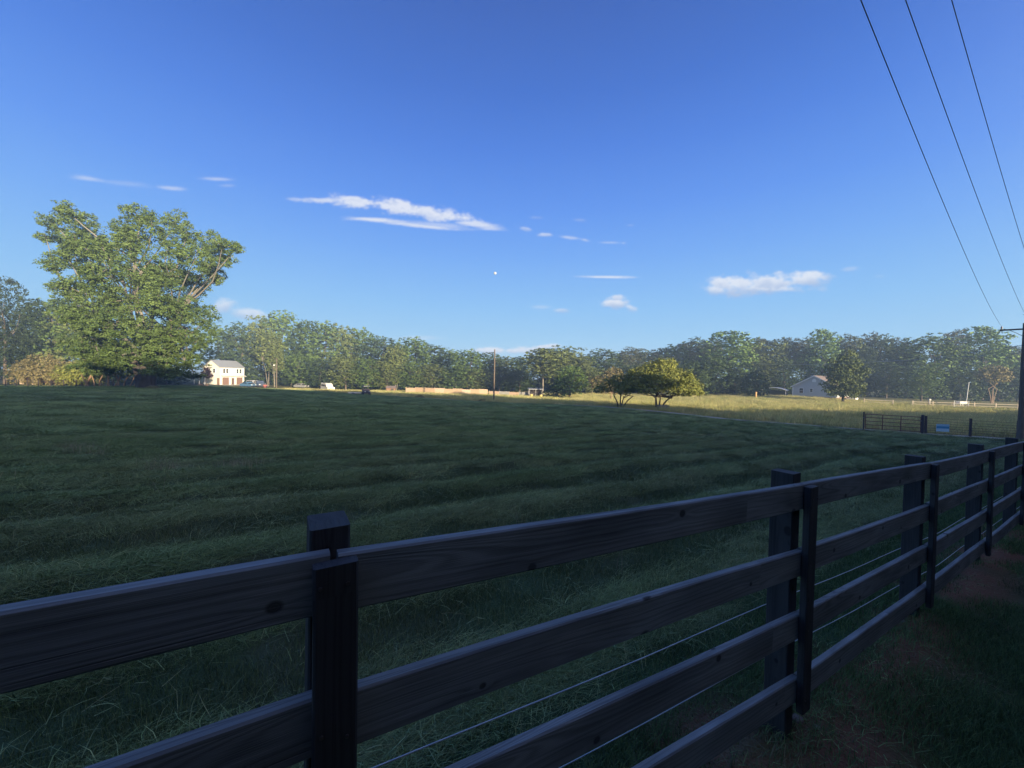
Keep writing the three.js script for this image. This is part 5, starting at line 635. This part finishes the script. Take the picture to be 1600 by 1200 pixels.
{ // wooden trough under the umbrella tree
  const p = drop(1036, 641, 52.5), g = thing('wooden_trough', 'weathered wooden trough at the foot of the golden umbrella tree', 'trough', p.x, p.y, p.z, -0.15); for (let i = 0; i < 3; i++) { part(g, 'plank', bevelBox(1.5, 0.19, 0.05, 0.008, 0, 0.12 + i * 0.2, 0.35), MAT.weather); part(g, 'plank', bevelBox(1.5, 0.19, 0.05, 0.008, 0, 0.12 + i * 0.2, -0.35), MAT.weather); for (const s of [-1, 1]) part(g, 'end_plank', bevelBox(0.05, 0.19, 0.64, 0.008, s * 0.72, 0.12 + i * 0.2, 0), MAT.weather); } part(g, 'soil', box(1.38, 0.05, 0.64, 0, 0.5, 0), std(0.07, 0.05, 0.04, 1));
}
for (const [px, py, d, w, h, l] of [[656, 625, 76, 1.9, 0.55, 'larger dark heap of raked hay at the shadow edge'], [755, 628, 72, 1.5, 0.4, 'lower heap of raked hay near the lone pole'], [240, 606, 56, 1.6, 0.35, 'flat heap of raked hay beside the huge trunk']]) { // hay heaps: lumpy mound of straws
  const p = drop(px, py, d), g = thing('hay_heap', l, 'hay heap', p.x, p.y, p.z), rr = RNG(px); const m = new THREE.SphereGeometry(1, 20, 10, 0, 6.2832, 0, 1.75), a = m.attributes.position; for (let i = 0; i < a.count; i++) { const k = 1 + 0.25 * fbm(a.getX(i) * 2 + px, a.getZ(i) * 2, 3, a.getY(i)); a.setXYZ(i, a.getX(i) * w * 0.5 * k, a.getY(i) * h * k, a.getZ(i) * w * 0.4 * k); } m.computeVertexNormals(); part(g, 'mound', m, std(0.13, 0.125, 0.05, 0.95));
  const st = []; for (let i = 0; i < 160; i++) { const t = rr() * 6.28, e = rr() * 1.4, q = V3(Math.cos(t) * Math.cos(e) * w * 0.5, Math.sin(e) * h, Math.sin(t) * Math.cos(e) * w * 0.4); const b = box(0.5, 0.02, 0.03, q.x, q.y + 0.03, q.z, rr() * 6.28, 0, (rr() - 0.5) * 0.9); st.push(b); } part(g, 'straw', merge(st), std(0.20, 0.19, 0.08, 0.9));
}
{ // the moon, far off, lit by the same sun
  const d = 1500, p = at(773.5, 427, d), s = new THREE.SphereGeometry(d * Math.tan(0.21 * D2R), 32, 20), N = 64, c = new Uint8Array(N * N * 4); for (let j = 0; j < N; j++) for (let i = 0; i < N; i++) { const v = 165 + 90 * fbm(i * 0.13, j * 0.13, 3, 8), o = (j * N + i) * 4; c[o] = c[o + 1] = c[o + 2] = clamp(v, 0, 255); c[o + 3] = 255; } const t = new THREE.DataTexture(c, N, N); t.magFilter = THREE.LinearFilter; t.colorSpace = THREE.SRGBColorSpace; t.needsUpdate = true;
  const m = new THREE.Mesh(s, new THREE.MeshStandardMaterial({ map: t, roughness: 1 })); m.name = 'sky_moon'; m.position.copy(p); tag(m, 'small pale daytime moon in the open sky', 'moon'); scene.add(m);
}
{ // a few stones on the bare soil by the posts
  for (const [i, [px, py, d, r, l]] of [[1246, 1140, 2.35, 0.03, 'pale flat stone on the bare soil by the fence post'], [1275, 1165, 2.3, 0.016, 'small stone beside the pale flat stone'], [1410, 985, 3.4, 0.02, 'stone on the soil under the third post']].entries()) { const p = drop(px, py, d), g = new THREE.IcosahedronGeometry(r, 2), a = g.attributes.position; for (let k = 0; k < a.count; k++) { const f = 1 + 0.35 * noise(a.getX(k) / r + i * 5, a.getY(k) / r, a.getZ(k) / r); a.setXYZ(k, a.getX(k) * f * 1.3, a.getY(k) * f * 0.5, a.getZ(k) * f); } g.computeVertexNormals(); const m = new THREE.Mesh(g, std(0.22, 0.17, 0.14, 0.9)); m.name = numbered('stone'); m.position.set(p.x, p.y + r * 0.2, p.z); m.castShadow = m.receiveShadow = true; tag(m, l, 'stone'); scene.add(m); }
}
renderer.render(scene, camera);
